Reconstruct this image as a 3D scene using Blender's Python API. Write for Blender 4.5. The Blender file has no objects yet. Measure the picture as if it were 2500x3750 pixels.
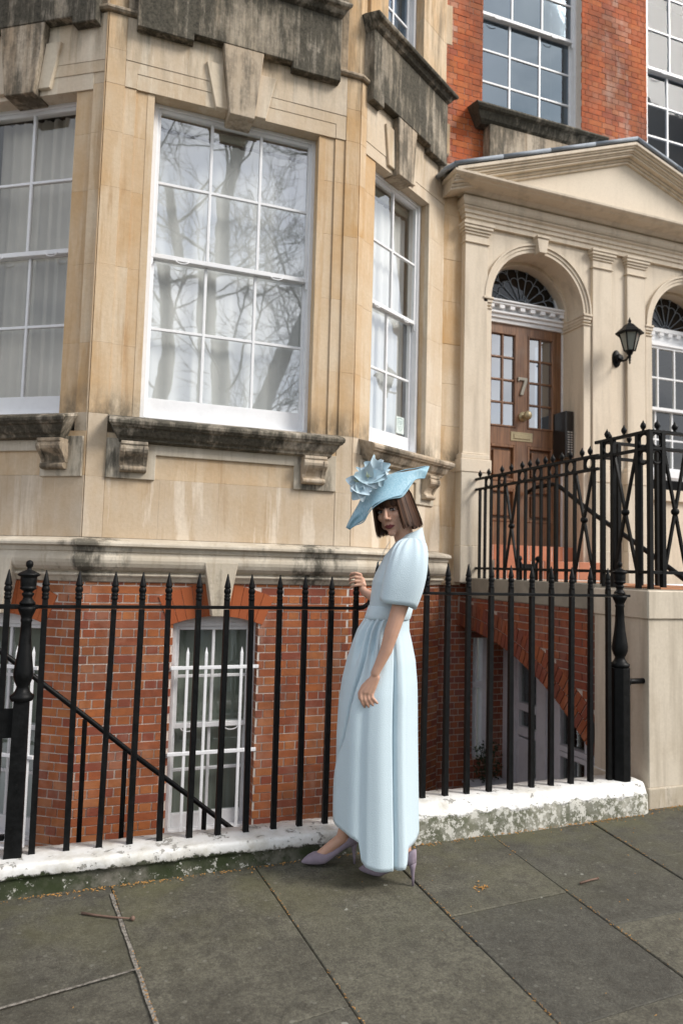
import bpy, bmesh, math, random
import numpy as np
from mathutils import Vector, Matrix
random.seed(7); rng = np.random.default_rng(11)
scene = bpy.context.scene
COL = scene.collection
V = Vector; R = math.radians; PI = math.pi

# ------------------------------------------------------------------ camera
cam_d = bpy.data.cameras.new('camera'); cam = bpy.data.objects.new('camera', cam_d); COL.objects.link(cam)
rx = V((0.93716, -0.34789, 0.02640)); ux = V((-0.05076, -0.06107, 0.99684)); fx = V((0.34518, 0.93554, 0.07489))
cam.matrix_world = Matrix(((rx.x, ux.x, -fx.x, 0), (rx.y, ux.y, -fx.y, 0), (rx.z, ux.z, -fx.z, 1.5), (0, 0, 0, 1)))
cam_d.sensor_fit = 'VERTICAL'; cam_d.sensor_height = 36; cam_d.sensor_width = 24; cam_d.lens = 25.245
cam_d.clip_end = 500; cam_d.clip_start = .05
cam_d.dof.use_dof = True; cam_d.dof.focus_distance = 3.55; cam_d.dof.aperture_fstop = 2.4
scene.camera = cam
scene.render.resolution_x = 682; scene.render.resolution_y = 1024

# ------------------------------------------------------------------ sky, sun, exposure
SUN_TO = V((1.25, -1.0, 1.35)).normalized()          # direction towards the veiled sun
w = bpy.data.worlds.new('World'); scene.world = w; w.use_nodes = True
nt = w.node_tree; nt.nodes.clear()
def wn(t): return nt.nodes.new(t)
out = wn('ShaderNodeOutputWorld'); bg = wn('ShaderNodeBackground'); sky = wn('ShaderNodeTexSky')
sky.sky_type = 'NISHITA'; sky.sun_disc = False
sky.sun_elevation = math.asin(SUN_TO.z); sky.sun_rotation = math.atan2(SUN_TO.x, SUN_TO.y)
sky.air_density = 1.0; sky.dust_density = 2.5; sky.ozone_density = 1.0
tc = wn('ShaderNodeTexCoord'); mp = wn('ShaderNodeMapping'); mp.inputs['Scale'].default_value = (1, 1, 2.2)
n1 = wn('ShaderNodeTexNoise'); n1.inputs['Scale'].default_value = 2.6; n1.inputs['Detail'].default_value = 7; n1.inputs['Roughness'].default_value = .58
rp = wn('ShaderNodeValToRGB'); rp.color_ramp.elements[0].position = .36; rp.color_ramp.elements[1].position = .56
n2 = wn('ShaderNodeTexNoise'); n2.inputs['Scale'].default_value = 4.3; n2.inputs['Detail'].default_value = 5
r2 = wn('ShaderNodeValToRGB'); r2.color_ramp.elements[0].position = .3; r2.color_ramp.elements[1].position = .75
r2.color_ramp.elements[0].color = (5.2, 5.5, 6.0, 1); r2.color_ramp.elements[1].color = (11.0, 11.0, 11.0, 1)
mx = wn('ShaderNodeMixRGB')
nt.links.new(tc.outputs['Generated'], mp.inputs['Vector']); nt.links.new(mp.outputs['Vector'], n1.inputs['Vector']); nt.links.new(mp.outputs['Vector'], n2.inputs['Vector'])
nt.links.new(n1.outputs['Fac'], rp.inputs['Fac']); nt.links.new(n2.outputs['Fac'], r2.inputs['Fac'])
nt.links.new(rp.outputs['Color'], mx.inputs['Fac']); nt.links.new(sky.outputs['Color'], mx.inputs['Color1']); nt.links.new(r2.outputs['Color'], mx.inputs['Color2'])
nt.links.new(mx.outputs['Color'], bg.inputs['Color']); bg.inputs['Strength'].default_value = .106
nt.links.new(bg.outputs['Background'], out.inputs['Surface'])
sd = bpy.data.lights.new('sun', 'SUN'); sd.energy = 2.35; sd.angle = R(20); sd.color = (1.0, .95, .88)
so = bpy.data.objects.new('sun', sd); COL.objects.link(so); so.location = (8, -6, 12)
so.rotation_euler = SUN_TO.to_track_quat('Z', 'Y').to_euler()
scene.view_settings.view_transform = 'Standard'; scene.view_settings.look = 'None'; scene.view_settings.gamma = 1
scene.view_settings.exposure = 0.60
scene.cycles.max_bounces = 4; scene.cycles.diffuse_bounces = 3; scene.cycles.glossy_bounces = 2; scene.cycles.transmission_bounces = 2; scene.cycles.transparent_max_bounces = 6; scene.cycles.caustics_reflective = False; scene.cycles.caustics_refractive = False

# ------------------------------------------------------------------ mesh helpers
LOC = {}
class Fr:                                     # a wall frame: u along the wall, d outwards, z up
    def __init__(s, O, T, N): s.O = V(O); s.T = V(T); s.N = V(N)
    def p(s, u, d, z): return s.O + s.T * u + s.N * d + V((0, 0, z))
    def yaw(s): return math.atan2(s.T.y, s.T.x)
def tag(o, label=None, cat=None, group=None, kind=None):
    if label: o['label'] = label
    if cat: o['category'] = cat
    if group: o['group'] = group
    if kind: o['kind'] = kind
    return o
def thing(name, label, cat, loc=(0, 0, 0), group=None, rz=0):
    o = bpy.data.objects.new(name, None); COL.objects.link(o); o.location = loc; o.empty_display_size = .1
    o.rotation_euler = (0, 0, rz); LOC[o] = V(loc); return tag(o, label, cat, group)
def link(o, parent):
    COL.objects.link(o)
    if parent is not None: o.parent = parent; LOC[o] = LOC[parent]
    else: LOC[o] = V((0, 0, 0))
    return o
class MB:
    def __init__(s): s.v = []; s.f = []; s.sm = []
    def add(s, vs, fs, smooth=False):
        b = len(s.v); s.v += [tuple(x) for x in vs]; s.f += [tuple(i + b for i in f) for f in fs]; s.sm += [smooth] * len(fs); return s
    def box(s, fr, u0, u1, d0, d1, z0, z1):
        P = [fr.p(u, d, z) for z in (z0, z1) for d in (d0, d1) for u in (u0, u1)]
        return s.add(P, [(0, 1, 3, 2), (4, 6, 7, 5), (0, 4, 5, 1), (2, 3, 7, 6), (0, 2, 6, 4), (1, 5, 7, 3)])
    def prism(s, fr, poly, d0, d1):          # polygon in (u,z) extruded along d
        n = len(poly); P = [fr.p(u, d0, z) for u, z in poly] + [fr.p(u, d1, z) for u, z in poly]
        return s.add(P, [tuple(range(n)), tuple(range(2 * n - 1, n - 1, -1))] + [(i, (i + 1) % n, n + (i + 1) % n, n + i) for i in range(n)])
    def prof(s, fr, pf, u0, u1, ins=None):   # profile in (d,z) extruded along u, ends drawn in by ins
        n = len(pf); ins = ins or [0] * n
        P = [fr.p(u0 + ins[i], d, z) for i, (d, z) in enumerate(pf)] + [fr.p(u1 - ins[i], d, z) for i, (d, z) in enumerate(pf)]
        return s.add(P, [tuple(range(n)), tuple(range(2 * n - 1, n - 1, -1))] + [(i, (i + 1) % n, n + (i + 1) % n, n + i) for i in range(n)])
    def tube(s, pts, r, n=8, cap=True, smooth=True, rot=0, sq=1.0):
        pts = [V(p) for p in pts]; rs = r if isinstance(r, (list, tuple)) else [r] * len(pts)
        rings = []; prev = None
        for i, p in enumerate(pts):
            t = (pts[min(i + 1, len(pts) - 1)] - pts[max(i - 1, 0)]).normalized()
            if prev is None:
                a = V((0, 0, 1)) if abs(t.z) < .9 else V((1, 0, 0)); x = t.cross(a).normalized()
            else: x = (prev - t * prev.dot(t)).normalized()
            prev = x; y = t.cross(x)
            rings.append([p + (x * math.cos(rot + 2 * PI * k / n) + y * math.sin(rot + 2 * PI * k / n) * sq) * rs[i] for k in range(n)])
        vs = [q for g in rings for q in g]; fs = []
        for i in range(len(pts) - 1):
            for k in range(n): fs.append((i * n + k, i * n + (k + 1) % n, (i + 1) * n + (k + 1) % n, (i + 1) * n + k))
        if cap: fs += [tuple(range(n))[::-1], tuple(range((len(pts) - 1) * n, len(pts) * n))]
        return s.add(vs, fs, smooth)
    def lathe(s, c, pf, n=20, smooth=True, rot=0):   # profile (r,z)
        c = V(c); vs = [c + V((r * math.cos(rot + 2 * PI * k / n), r * math.sin(rot + 2 * PI * k / n), z)) for r, z in pf for k in range(n)]
        fs = [(i * n + k, i * n + (k + 1) % n, (i + 1) * n + (k + 1) % n, (i + 1) * n + k) for i in range(len(pf) - 1) for k in range(n)]
        fs += [tuple(range(n))[::-1], tuple(range((len(pf) - 1) * n, len(pf) * n))]
        return s.add(vs, fs, smooth)
    def ball(s, c, r, n=14, m=9, sc=(1, 1, 1), rotm=None):
        c = V(c); vs = []
        for i in range(m + 1):
            th = PI * i / m
            for k in range(n):
                q = V((math.sin(th) * math.cos(2 * PI * k / n) * sc[0], math.sin(th) * math.sin(2 * PI * k / n) * sc[1], math.cos(th) * sc[2])) * r
                if rotm: q = rotm @ q
                vs.append(c + q)
        fs = [(i * n + k, i * n + (k + 1) % n, (i + 1) * n + (k + 1) % n, (i + 1) * n + k) for i in range(m) for k in range(n)]
        return s.add(vs, fs, True)
    def sweep(s, pf, path, closed_prof=True):  # profile (d,z) along an XY path, d to the right of travel
        P = [V((x, y, 0)) for x, y in path]; m = len(P); n = len(pf); vs = []
        for i in range(m):
            nn = []
            if i > 0: t = (P[i] - P[i - 1]).normalized(); nn.append(V((t.y, -t.x, 0)))
            if i < m - 1: t = (P[i + 1] - P[i]).normalized(); nn.append(V((t.y, -t.x, 0)))
            q = nn[0] if len(nn) == 1 else (nn[0] + nn[1]) / (1 + nn[0].dot(nn[1]))
            vs += [P[i] + q * d + V((0, 0, z)) for d, z in pf]
        fs = [(i * n + k, i * n + (k + 1) % n, (i + 1) * n + (k + 1) % n, (i + 1) * n + k) for i in range(m - 1) for k in range(n if closed_prof else n - 1)]
        fs += [tuple(range(n)), tuple(range((m - 1) * n, m * n))[::-1]]
        return s.add(vs, fs)
    def mesh(s, off=V((0, 0, 0)), name='m'):
        me = bpy.data.meshes.new(name); me.from_pydata([tuple(V(q) - off) for q in s.v], [], s.f)
        me.polygons.foreach_set('use_smooth', s.sm)
        bm = bmesh.new(); bm.from_mesh(me); bmesh.ops.recalc_face_normals(bm, faces=bm.faces); bm.to_mesh(me); bm.free()
        me.update(); return me
    def build(s, name, m, parent=None, bevel=0, seg=1):
        off = LOC[parent] if parent is not None else V((0, 0, 0))
        o = bpy.data.objects.new(name, s.mesh(off, name)); link(o, parent); o.data.materials.append(M[m] if isinstance(m, str) else m)
        if bevel:
            b = o.modifiers.new('bevel', 'BEVEL'); b.width = bevel; b.segments = seg; b.limit_method = 'ANGLE'; b.angle_limit = R(40)
        return o
def obj_copy(o, parent, dloc):
    c = o.copy(); COL.objects.link(c); c.parent = parent; LOC[c] = LOC.get(parent, V((0, 0, 0))); c.location = V(o.location) + V(dloc); return c

# ------------------------------------------------------------------ materials
M = {}
class NB:
    def __init__(s, name):
        s.m = bpy.data.materials.new(name); s.m.use_nodes = True; s.t = s.m.node_tree; s.b = s.t.nodes['Principled BSDF']; s.L = s.t.links.new
        s.pos = s.n('ShaderNodeNewGeometry'); M[name] = s.m
    def n(s, t): return s.t.nodes.new(t)
    def noise(s, scale, det=4, rough=.55, stretch=None, coord=None, off=(0, 0, 0)):
        q = s.n('ShaderNodeTexNoise'); q.inputs['Scale'].default_value = scale; q.inputs['Detail'].default_value = det; q.inputs['Roughness'].default_value = rough
        src = coord or s.pos.outputs['Position']
        if stretch or off != (0, 0, 0):
            mp = s.n('ShaderNodeMapping'); mp.inputs['Scale'].default_value = stretch or (1, 1, 1); mp.inputs['Location'].default_value = off; s.L(src, mp.inputs['Vector']); src = mp.outputs['Vector']
        s.L(src, q.inputs['Vector']); return q.outputs['Fac']
    def ramp(s, fac, stops):
        r = s.n('ShaderNodeValToRGB'); e = r.color_ramp.elements
        while len(e) < len(stops): e.new(.5)
        for i, (p, c) in enumerate(stops):
            e[i].position = p; e[i].color = (c, c, c, 1) if isinstance(c, (int, float)) else (*c, 1)
        s.L(fac, r.inputs['Fac']); return r.outputs['Color']
    def mix(s, fac, a, b, mode='MIX'):
        q = s.n('ShaderNodeMixRGB'); q.blend_type = mode
        for i, x in zip(('Fac', 'Color1', 'Color2'), (fac, a, b)):
            if isinstance(x, (int, float)): q.inputs[i].default_value = x if i == 'Fac' else (x, x, x, 1)
            elif isinstance(x, tuple): q.inputs[i].default_value = (*x, 1)
            else: s.L(x, q.inputs[i])
        return q.outputs['Color']
    def math(s, op, a, b=0, c=None):
        q = s.n('ShaderNodeMath'); q.operation = op
        for i, x in enumerate((a, b) if c is None else (a, b, c)):
            if isinstance(x, (int, float)): q.inputs[i].default_value = x
            else: s.L(x, q.inputs[i])
        return q.outputs[0]
    def xyz(s, i):
        q = s.n('ShaderNodeSeparateXYZ'); s.L(s.pos.outputs['Position'], q.inputs[0]); return q.outputs[i]
    def rnd(s):                                # one value for each piece, whether its own object or an island
        oi = s.n('ShaderNodeObjectInfo'); a = s.math('ADD', oi.outputs['Random'], s.pos.outputs['Random Per Island']); return s.math('FRACT', a)
    def bump(s, h, dist=.002, strength=.6):
        q = s.n('ShaderNodeBump'); q.inputs['Distance'].default_value = dist; q.inputs['Strength'].default_value = strength; s.L(h, q.inputs['Height']); s.L(q.outputs['Normal'], s.b.inputs['Normal'])
    def fin(s, col, rough=.7, spec=.3, metal=0):
        if isinstance(col, tuple): s.b.inputs['Base Color'].default_value = (*col, 1)
        else: s.L(col, s.b.inputs['Base Color'])
        if isinstance(rough, (int, float)): s.b.inputs['Roughness'].default_value = rough
        else: s.L(rough, s.b.inputs['Roughness'])
        s.b.inputs['Specular IOR Level'].default_value = spec; s.b.inputs['Metallic'].default_value = metal; return s.m
def stone(name, ochre, pale, grime=0.0, streak=.35, tone=1.0):
    k = NB(name); r = k.rnd()
    big = k.noise(1.7, 5, .6); fine = k.noise(38, 4, .65); vert = k.noise(9, 4, .6, (1, 1, .09)); vert2 = k.noise(5.3, 5, .62, (1, 1, .13), None, (3.7, 1.1, .4))
    f = k.math('ADD', k.math('MULTIPLY', big, .75), k.math('MULTIPLY', r, .20)); f = k.math('ADD', f, .10); f = k.math('ADD', f, k.math('MULTIPLY', vert, .35))
    c = k.mix(k.ramp(f, [(.52, 0), (.98, 1)]), ochre, pale)
    c = k.mix(k.math('MULTIPLY', k.ramp(vert2, [(.53, 0), (.60, 1)]), streak), c, tuple(min(.74, x * 1.16) for x in pale))
    v3 = k.noise(13, 5, .65, (1, 1, .07), None, (8, 2, 1.5)); c = k.mix(k.math('MULTIPLY', k.ramp(v3, [(.56, 0), (.70, 1)]), .5), c, tuple(x * y for x, y in zip(ochre, (.72, .66, .60))))
    c = k.mix(k.ramp(fine, [(.3, .16), (.7, 0)]), c, (.25, .18, .11))
    if grime > 0:
        g = k.noise(2.1, 6, .66, (1, 1, .55), None, (1.3, .2, 5.1)); g2 = k.noise(15, 5, .7, (1, 1, .10), None, (.7, 9, 1)); g3 = k.noise(42, 5, .72)
        gm = k.math('ADD', k.math('MULTIPLY', g, .55), k.math('ADD', k.math('MULTIPLY', g2, .38), k.math('MULTIPLY', g3, .16)))
        lo = .69 - grime * .30
        mask = k.ramp(gm, [(lo, 0), (lo + .12, 1)])
        dk = k.mix(k.ramp(g3, [(.35, 0), (.75, 1)]), (.022, .021, .017), (.115, .105, .080))
        c = k.mix(k.math('MULTIPLY', mask, min(1, .55 + grime * .45)), c, dk)
    if name.startswith('bath'):                # soot washed off the ledges: at the foot of the jambs and below the aprons
        z = k.xyz(2); sn = k.noise(6, 5, .68, (1, 1, .5), None, (5, 1, 3)); sv = k.noise(10, 5, .68, (1, 1, .12), None, (2, 6, 3))
        m1 = k.math('MULTIPLY', k.ramp(k.math('SUBTRACT', z, 2.4), [(.12, 0), (.13, 1), (.20, .8), (.36, 0)]), k.ramp(sn, [(.38, 0), (.58, 1)]))
        m2 = k.math('MULTIPLY', k.ramp(k.math('SUBTRACT', z, 4.85), [(.15, 0), (.6, .75)]), k.ramp(sv, [(.48, 0), (.66, 1)]))
        c = k.mix(k.math('MULTIPLY', k.math('MAXIMUM', m1, m2), .8), c, (.085, .075, .055))
    if name == 'weathered_stone':              # black drip stains under the corners of the bay
        x = k.xyz(0); sv = k.noise(9, 6, .7, (1, 1, .22), None, (4, 4, 4))
        sp = k.math('MAXIMUM', k.math('SUBTRACT', 1, k.math('DIVIDE', k.math('ABSOLUTE', k.math('SUBTRACT', x, .10)), .34)), k.math('SUBTRACT', 1, k.math('DIVIDE', k.math('ABSOLUTE', k.math('SUBTRACT', x, 1.72)), .30)))
        c = k.mix(k.math('MULTIPLY', k.ramp(k.math('ADD', k.math('MULTIPLY', sp, .30), sv), [(.62, 0), (.80, 1)]), .85), c, (.050, .048, .038))
    hh = k.math('ADD', fine, k.math('MULTIPLY', k.noise(160, 3, .6), .5)); k.bump(hh, .0028, .55)
    return k.fin(c, .88, .2)
stone('bath_stone', (.52, .32, .145), (.64, .535, .40))
stone('bath_stone_pale', (.55, .43, .295), (.66, .58, .475), streak=.5)
stone('sooty_stone', (.40, .30, .20), (.52, .45, .36), grime=.66, streak=.7)
stone('black_stone', (.33, .28, .21), (.45, .40, .33), grime=.88, streak=.8)
stone('stained_stone', (.49, .355, .215), (.60, .52, .42), grime=.18, streak=.95)
stone('weathered_stone', (.44, .375, .28), (.57, .52, .435), grime=.26, streak=.6)
def stucco(name, a, b, dirt=.42):
    k = NB(name); c = k.mix(k.noise(2.2, 5, .6), a, b); v = k.noise(7, 4, .6, (1, 1, .1))
    c = k.mix(k.math('MULTIPLY', k.ramp(v, [(.5, 0), (.72, 1)]), dirt), c, (.27, .22, .16)); c = k.mix(k.ramp(k.noise(3.7, 6, .7, (1, 1, .6), None, (2, 7, 1)), [(.52, 0), (.72, dirt * .6)]), c, (.36, .29, .20)); c = k.mix(k.ramp(k.noise(60, 3), [(.3, .12), (.6, 0)]), c, (.3, .25, .18))
    k.bump(k.math('ADD', k.noise(45, 3), k.noise(9, 3)), .002, .35); return k.fin(c, .62, .3)
stucco('cream_stucco', (.63, .535, .415), (.68, .595, .48)); stucco('cream_stucco_dirty', (.57, .50, .395), (.67, .60, .495), .6)
stucco('tympanum_paint', (.64, .55, .43), (.69, .605, .49), .12)
def paint(name, col, rough=.35, dirt=.2, spec=.45):
    k = NB(name); c = k.mix(k.math('MULTIPLY', k.ramp(k.noise(14, 5, .65), [(.45, 0), (.8, 1)]), dirt), col, tuple(x * .55 for x in col)); k.bump(k.noise(30, 3), .0012, .3); return k.fin(c, rough, spec)
paint('white_paint', (.80, .81, .83)); paint('white_paint_old', (.68, .68, .69), .45, .5); paint('lilac_paint', (.62, .60, .63), .5, .3)
def iron(name):
    k = NB(name); f = k.noise(26, 5, .65); c = k.mix(k.ramp(f, [(.35, 0), (.75, 1)]), (.0025, .0028, .003), (.008, .0085, .009)); c = k.mix(k.ramp(k.noise(55, 5, .7), [(.70, 0), (.75, 1)]), c, (.09, .075, .06))
    k.bump(k.math('ADD', k.noise(70, 4), k.noise(22, 3)), .0018, .5); return k.fin(c, k.ramp(f, [(.3, .40), (.7, .60)]), .16)
iron('black_iron')
def bricks(name, cols, mort_bits=.12):
    k = NB(name); r = k.rnd(); st = [(i / len(cols), c) for i, c in enumerate(cols)]
    rr = k.n('ShaderNodeValToRGB'); rr.color_ramp.interpolation = 'CONSTANT'; e = rr.color_ramp.elements
    while len(e) < len(st): e.new(.5)
    for i, (p, c) in enumerate(st): e[i].position = p; e[i].color = (*c, 1)
    k.L(r, rr.inputs['Fac']); c = rr.outputs['Color']
    c = k.mix(k.ramp(k.noise(24, 5, .65), [(.35, .0), (.75, .45)]), c, (.20, .06, .03)); c = k.mix(k.ramp(k.noise(1.9, 5, .65, (1, 1, .7)), [(.40, .55), (.56, 0)]), c, (.11, .045, .028)); c = k.mix(k.ramp(k.noise(2.7, 5, .65, None, None, (6, 3, 2)), [(.54, 0), (.70, .35)]), c, (.46, .25, .17)); c = k.mix(k.ramp(k.noise(7, 5, .6, (1, 1, .3)), [(.55, 0), (.75, mort_bits * 2.4)]), c, (.50, .38, .32))
    c = k.mix(k.ramp(k.noise(90, 3, .7), [(.62, 0), (.7, .35)]), c, (.06, .03, .02)); k.bump(k.math('ADD', k.noise(120, 4, .7), k.noise(30, 3)), .0022, .6); return k.fin(c, .82, .25)
bricks('red_brick', [(.33, .098, .038), (.36, .118, .042), (.28, .076, .034), (.39, .145, .052), (.33, .105, .040), (.24, .066, .040), (.38, .125, .040)])
bricks('rubbed_brick', [(.50, .120, .038), (.54, .140, .044), (.46, .108, .034), (.53, .155, .050), (.49, .118, .04)], .05)
bricks('pinkish_brick', [(.48, .13, .055), (.52, .19, .09), (.40, .11, .06), (.55, .24, .15), (.50, .15, .05), (.42, .14, .08)], .3)
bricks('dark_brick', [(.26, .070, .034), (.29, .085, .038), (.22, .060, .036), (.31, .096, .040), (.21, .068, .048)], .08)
k = NB('arch_brick'); k.fin(k.mix(k.rnd(), (.31, .082, .030), (.38, .108, .038)), .8, .25); k.bump(k.noise(80, 4), .0015, .4)
k = NB('mortar'); k.fin(k.mix(k.noise(20, 5), (.56, .50, .45), (.70, .64, .58)), .95, .1); k.bump(k.noise(120, 3), .003, .6)
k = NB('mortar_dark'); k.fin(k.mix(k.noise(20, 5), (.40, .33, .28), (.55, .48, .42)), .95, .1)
k = NB('thin_joint'); k.fin((.30, .085, .035), .95, .1)
def slab():
    k = NB('paving_stone'); r = k.rnd(); a = k.noise(3.1, 6, .62); b = k.noise(85, 5, .75); c = k.noise(260, 3, .7)
    col = k.mix(k.ramp(a, [(.3, 0), (.7, 1)]), (.076, .072, .056), (.150, .142, .108)); col = k.mix(k.ramp(r, [(.35, 0), (.9, .55)]), col, (.056, .056, .052)); col = k.mix(k.ramp(r, [(.0, .45), (.3, 0)]), col, (.17, .16, .115))
    col = k.mix(k.ramp(k.noise(17, 5, .7), [(.36, .55), (.55, 0)]), col, (.040, .036, .028)); col = k.mix(k.ramp(b, [(.38, .55), (.58, 0)]), col, (.026, .024, .020)); col = k.mix(k.ramp(b, [(.58, 0), (.70, .32)]), col, (.24, .225, .185)); col = k.mix(k.ramp(c, [(.58, 0), (.7, .5)]), col, (.22, .21, .18))
    moss = k.noise(2.2, 5, .65, None, None, (4, 2, 0)); yy = k.ramp(k.math('MULTIPLY', k.xyz(1), .25), [(.66, 0), (.92, 1)])
    col = k.mix(k.math('MULTIPLY', k.math('MULTIPLY', k.ramp(moss, [(.42, 0), (.62, 1)]), yy), .55), col, (.125, .120, .058))
    vo = k.n('ShaderNodeTexVoronoi'); vo.inputs['Scale'].default_value = 5.5; k.L(k.pos.outputs['Position'], vo.inputs['Vector'])   # lichen and old chewing gum
    d = k.math('ADD', vo.outputs['Distance'], k.math('MULTIPLY', k.noise(60, 2), .06)); sel = k.math('GREATER_THAN', k.noise(1.9, 2), .5)
    col = k.mix(k.math('MULTIPLY', k.math('MULTIPLY', k.ramp(d, [(.085, 1), (.105, 0)]), sel), .75), col, (.30, .30, .26))
    v2 = k.n('ShaderNodeTexVoronoi'); v2.inputs['Scale'].default_value = 13; k.L(k.pos.outputs['Position'], v2.inputs['Vector'])
    col = k.mix(k.math('MULTIPLY', k.ramp(v2.outputs['Distance'], [(.09, 1), (.13, 0)]), .33), col, (.24, .235, .20))
    k.bump(k.math('ADD', b, k.math('MULTIPLY', c, .7)), .004, .7); return k.fin(col, k.ramp(a, [(.3, .62), (.7, .85)]), .3)
slab()
k = NB('joint_sand'); k.fin(k.mix(k.ramp(k.noise(24, 4, .7), [(.45, 0), (.65, 1)]), (.045, .040, .030), (.20, .16, .105)), .95, .1)
k = NB('asphalt'); k.fin(k.mix(k.noise(60, 4), (.03, .03, .032), (.065, .065, .065)), .9, .2)
k = NB('granite_kerb'); k.fin(k.mix(k.noise(90, 3), (.12, .12, .12), (.28, .27, .26)), .8, .3)
k = NB('park_ground'); k.fin(k.mix(k.noise(3, 5), (.025, .035, .014), (.06, .06, .03)), .95, .1)
def dwarf(name, top, peel, mossy, fleck, ua, ub):
    k = NB(name); z = k.xyz(2); n = k.noise(9, 6, .68); n2 = k.noise(34, 5, .7); n3 = k.noise(3.4, 4, .6)
    edge = k.math('ADD', z, k.math('ADD', k.math('MULTIPLY', k.math('SUBTRACT', n, .5), .11), k.math('MULTIPLY', k.math('SUBTRACT', n2, .5), .05)))
    bare = k.ramp(edge, [(top - .008, 1), (top, 0)])
    chips = k.ramp(k.math('ADD', k.math('MULTIPLY', n, .6), k.math('MULTIPLY', n2, .4)), [(peel, 0), (peel + .02, 1)])
    flecks = k.ramp(k.noise(24, 6, .75, None, None, (3, 8, 1)), [(fleck, 0), (fleck + .05, 1)])
    under = k.mix(k.ramp(k.noise(12, 5, .65), [(.42, 0), (.62, 1)]), ua, ub); under = k.mix(k.math('MULTIPLY', k.ramp(n3, [(.4, 0), (.6, 1)]), mossy), under, (.030, .042, .016))
    under = k.mix(k.math('MULTIPLY', flecks, .8), under, (.62, .61, .56))
    white = k.mix(k.ramp(k.noise(7, 5, .7, (1, 1, 1), None, (2, 5, 2)), [(.45, 0), (.68, .6)]), (.72, .72, .705), (.40, .37, .29))
    c = k.mix(chips, white, k.mix(n2, (.22, .21, .19), (.42, .41, .38))); c = k.mix(bare, c, under); m = k.math('MAXIMUM', bare, chips)
    k.bump(k.math('SUBTRACT', k.math('MULTIPLY', n2, .5), k.math('MULTIPLY', m, .8)), .006, .8); return k.fin(c, k.mix(m, .45, .95), .3)
dwarf('dwarf_wall_paint', .086, .565, .9, .59, (.055, .060, .038), (.19, .18, .15)); dwarf('dwarf_wall_peeling', .150, .575, .40, .50, (.17, .17, .125), (.36, .35, .30))
def wood():
    k = NB('oak_door'); v = k.noise(6, 6, .6, (3, 3, .35)); g = k.noise(60, 4, .6, (1.6, 1.6, .06)); c = k.mix(k.ramp(v, [(.3, 0), (.7, 1)]), (.15, .070, .033), (.31, .155, .075)); c = k.mix(k.ramp(g, [(.4, .5), (.62, 0)]), c, (.05, .018, .009))
    c = k.mix(k.ramp(k.noise(3.3, 4, .6), [(.52, 0), (.75, .4)]), c, (.20, .15, .11)); k.bump(g, .0012, .4); return k.fin(c, .38, .45)
wood()
def plain(name, col, rough=.6, spec=.3, metal=0, nz=0, sc=20):
    k = NB(name); c = col if not nz else k.mix(k.noise(sc, 4, .6), tuple(x * (1 - nz) for x in col), tuple(min(1, x * (1 + nz)) for x in col)); return k.fin(c, rough, spec, metal)
plain('brass', (.33, .27, .16), .42, .5, .35, .3, 40); plain('lead', (.27, .31, .36), .55, .4, 0, .3, 9); plain('terracotta', (.46, .185, .105), .6, .3, 0, .25, 7)
plain('step_tile', (.42, .19, .095), .7, .3, 0, .3, 9); plain('blind', (.86, .88, .88), .8, .2, 0, .05, 3); plain('dark_room', (.015, .015, .016), .9, .1); plain('room_wall', (.30, .29, .27), .9, .1)  # dark_room: near-black colour stands in for the shade of unlit interiors
plain('blind_green', (.28, .30, .26), .8, .2, 0, .08, 5); plain('net_curtain', (.68, .66, .61), .9, .1, 0, .12, 3); plain('black_panel', (.018, .015, .013), .28, .5); plain('steel_button', (.45, .44, .42), .35, .5, .6)
plain('concrete', (.26, .235, .19), .9, .2, 0, .35, 8); plain('pot_white', (.50, .50, .53), .6, .3, 0, .1, 9); plain('leaf_dark', (.020, .040, .016), .6, .3, 0, .4, 30)
plain('bark', (.24, .225, .19), .9, .15, 0, .5, 6); plain('twig_bark', (.16, .105, .08), .85, .2, 0, .4, 40); plain('catkin', (.42, .22, .065), .9, .15, 0, .45, 60); plain('sticker', (.62, .70, .68), .5, .3); plain('sticker_ink', (.25, .36, .36), .5, .3)
plain('numeral_metal', (.27, .25, .21), .4, .4, .3, .2, 30); plain('lamp_glass', (.20, .22, .20), .12, .6); plain('bulb', (.75, .72, .66), .4, .4); plain('rope', (.10, .08, .06), .8, .2)
def glass(name, refl, tint, rough=.0, wav=.0):
    k = NB(name); t = k.t; t.nodes.remove(k.b); o = [x for x in t.nodes if x.type == 'OUTPUT_MATERIAL'][0]
    g = k.n('ShaderNodeBsdfGlossy'); g.inputs['Roughness'].default_value = rough; g.inputs['Color'].default_value = (.95, .97, 1, 1) if name != 'upper_glass' else (.66, .84, 1, 1); tr = k.n('ShaderNodeBsdfTransparent'); tr.inputs['Color'].default_value = (*tint, 1)
    if wav:
        bp = k.n('ShaderNodeBump'); bp.inputs['Strength'].default_value = wav; bp.inputs['Distance'].default_value = .004; k.L(k.noise(3.2, 2), bp.inputs['Height']); k.L(bp.outputs['Normal'], g.inputs['Normal'])
    mxs = k.n('ShaderNodeMixShader'); mxs.inputs[0].default_value = refl; k.L(tr.outputs[0], mxs.inputs[1]); k.L(g.outputs[0], mxs.inputs[2]); k.L(mxs.outputs[0], o.inputs['Surface'])
glass('window_glass', .31, (.95, .96, .95), .012, .12); glass('side_glass', .085, (.86, .85, .82), .0, .12); glass('area_glass', .10, (.80, .84, .82), .0, .1); glass('door_glass', .38, (.3, .3, .3), .0, .1); glass('upper_glass', .20, (.40, .44, .5), .04, .3); glass('fan_glass', .055, (.25, .26, .28), .02, .2); glass('corner_glass', .016, (.55, .6, .66), .02, .2)

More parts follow.
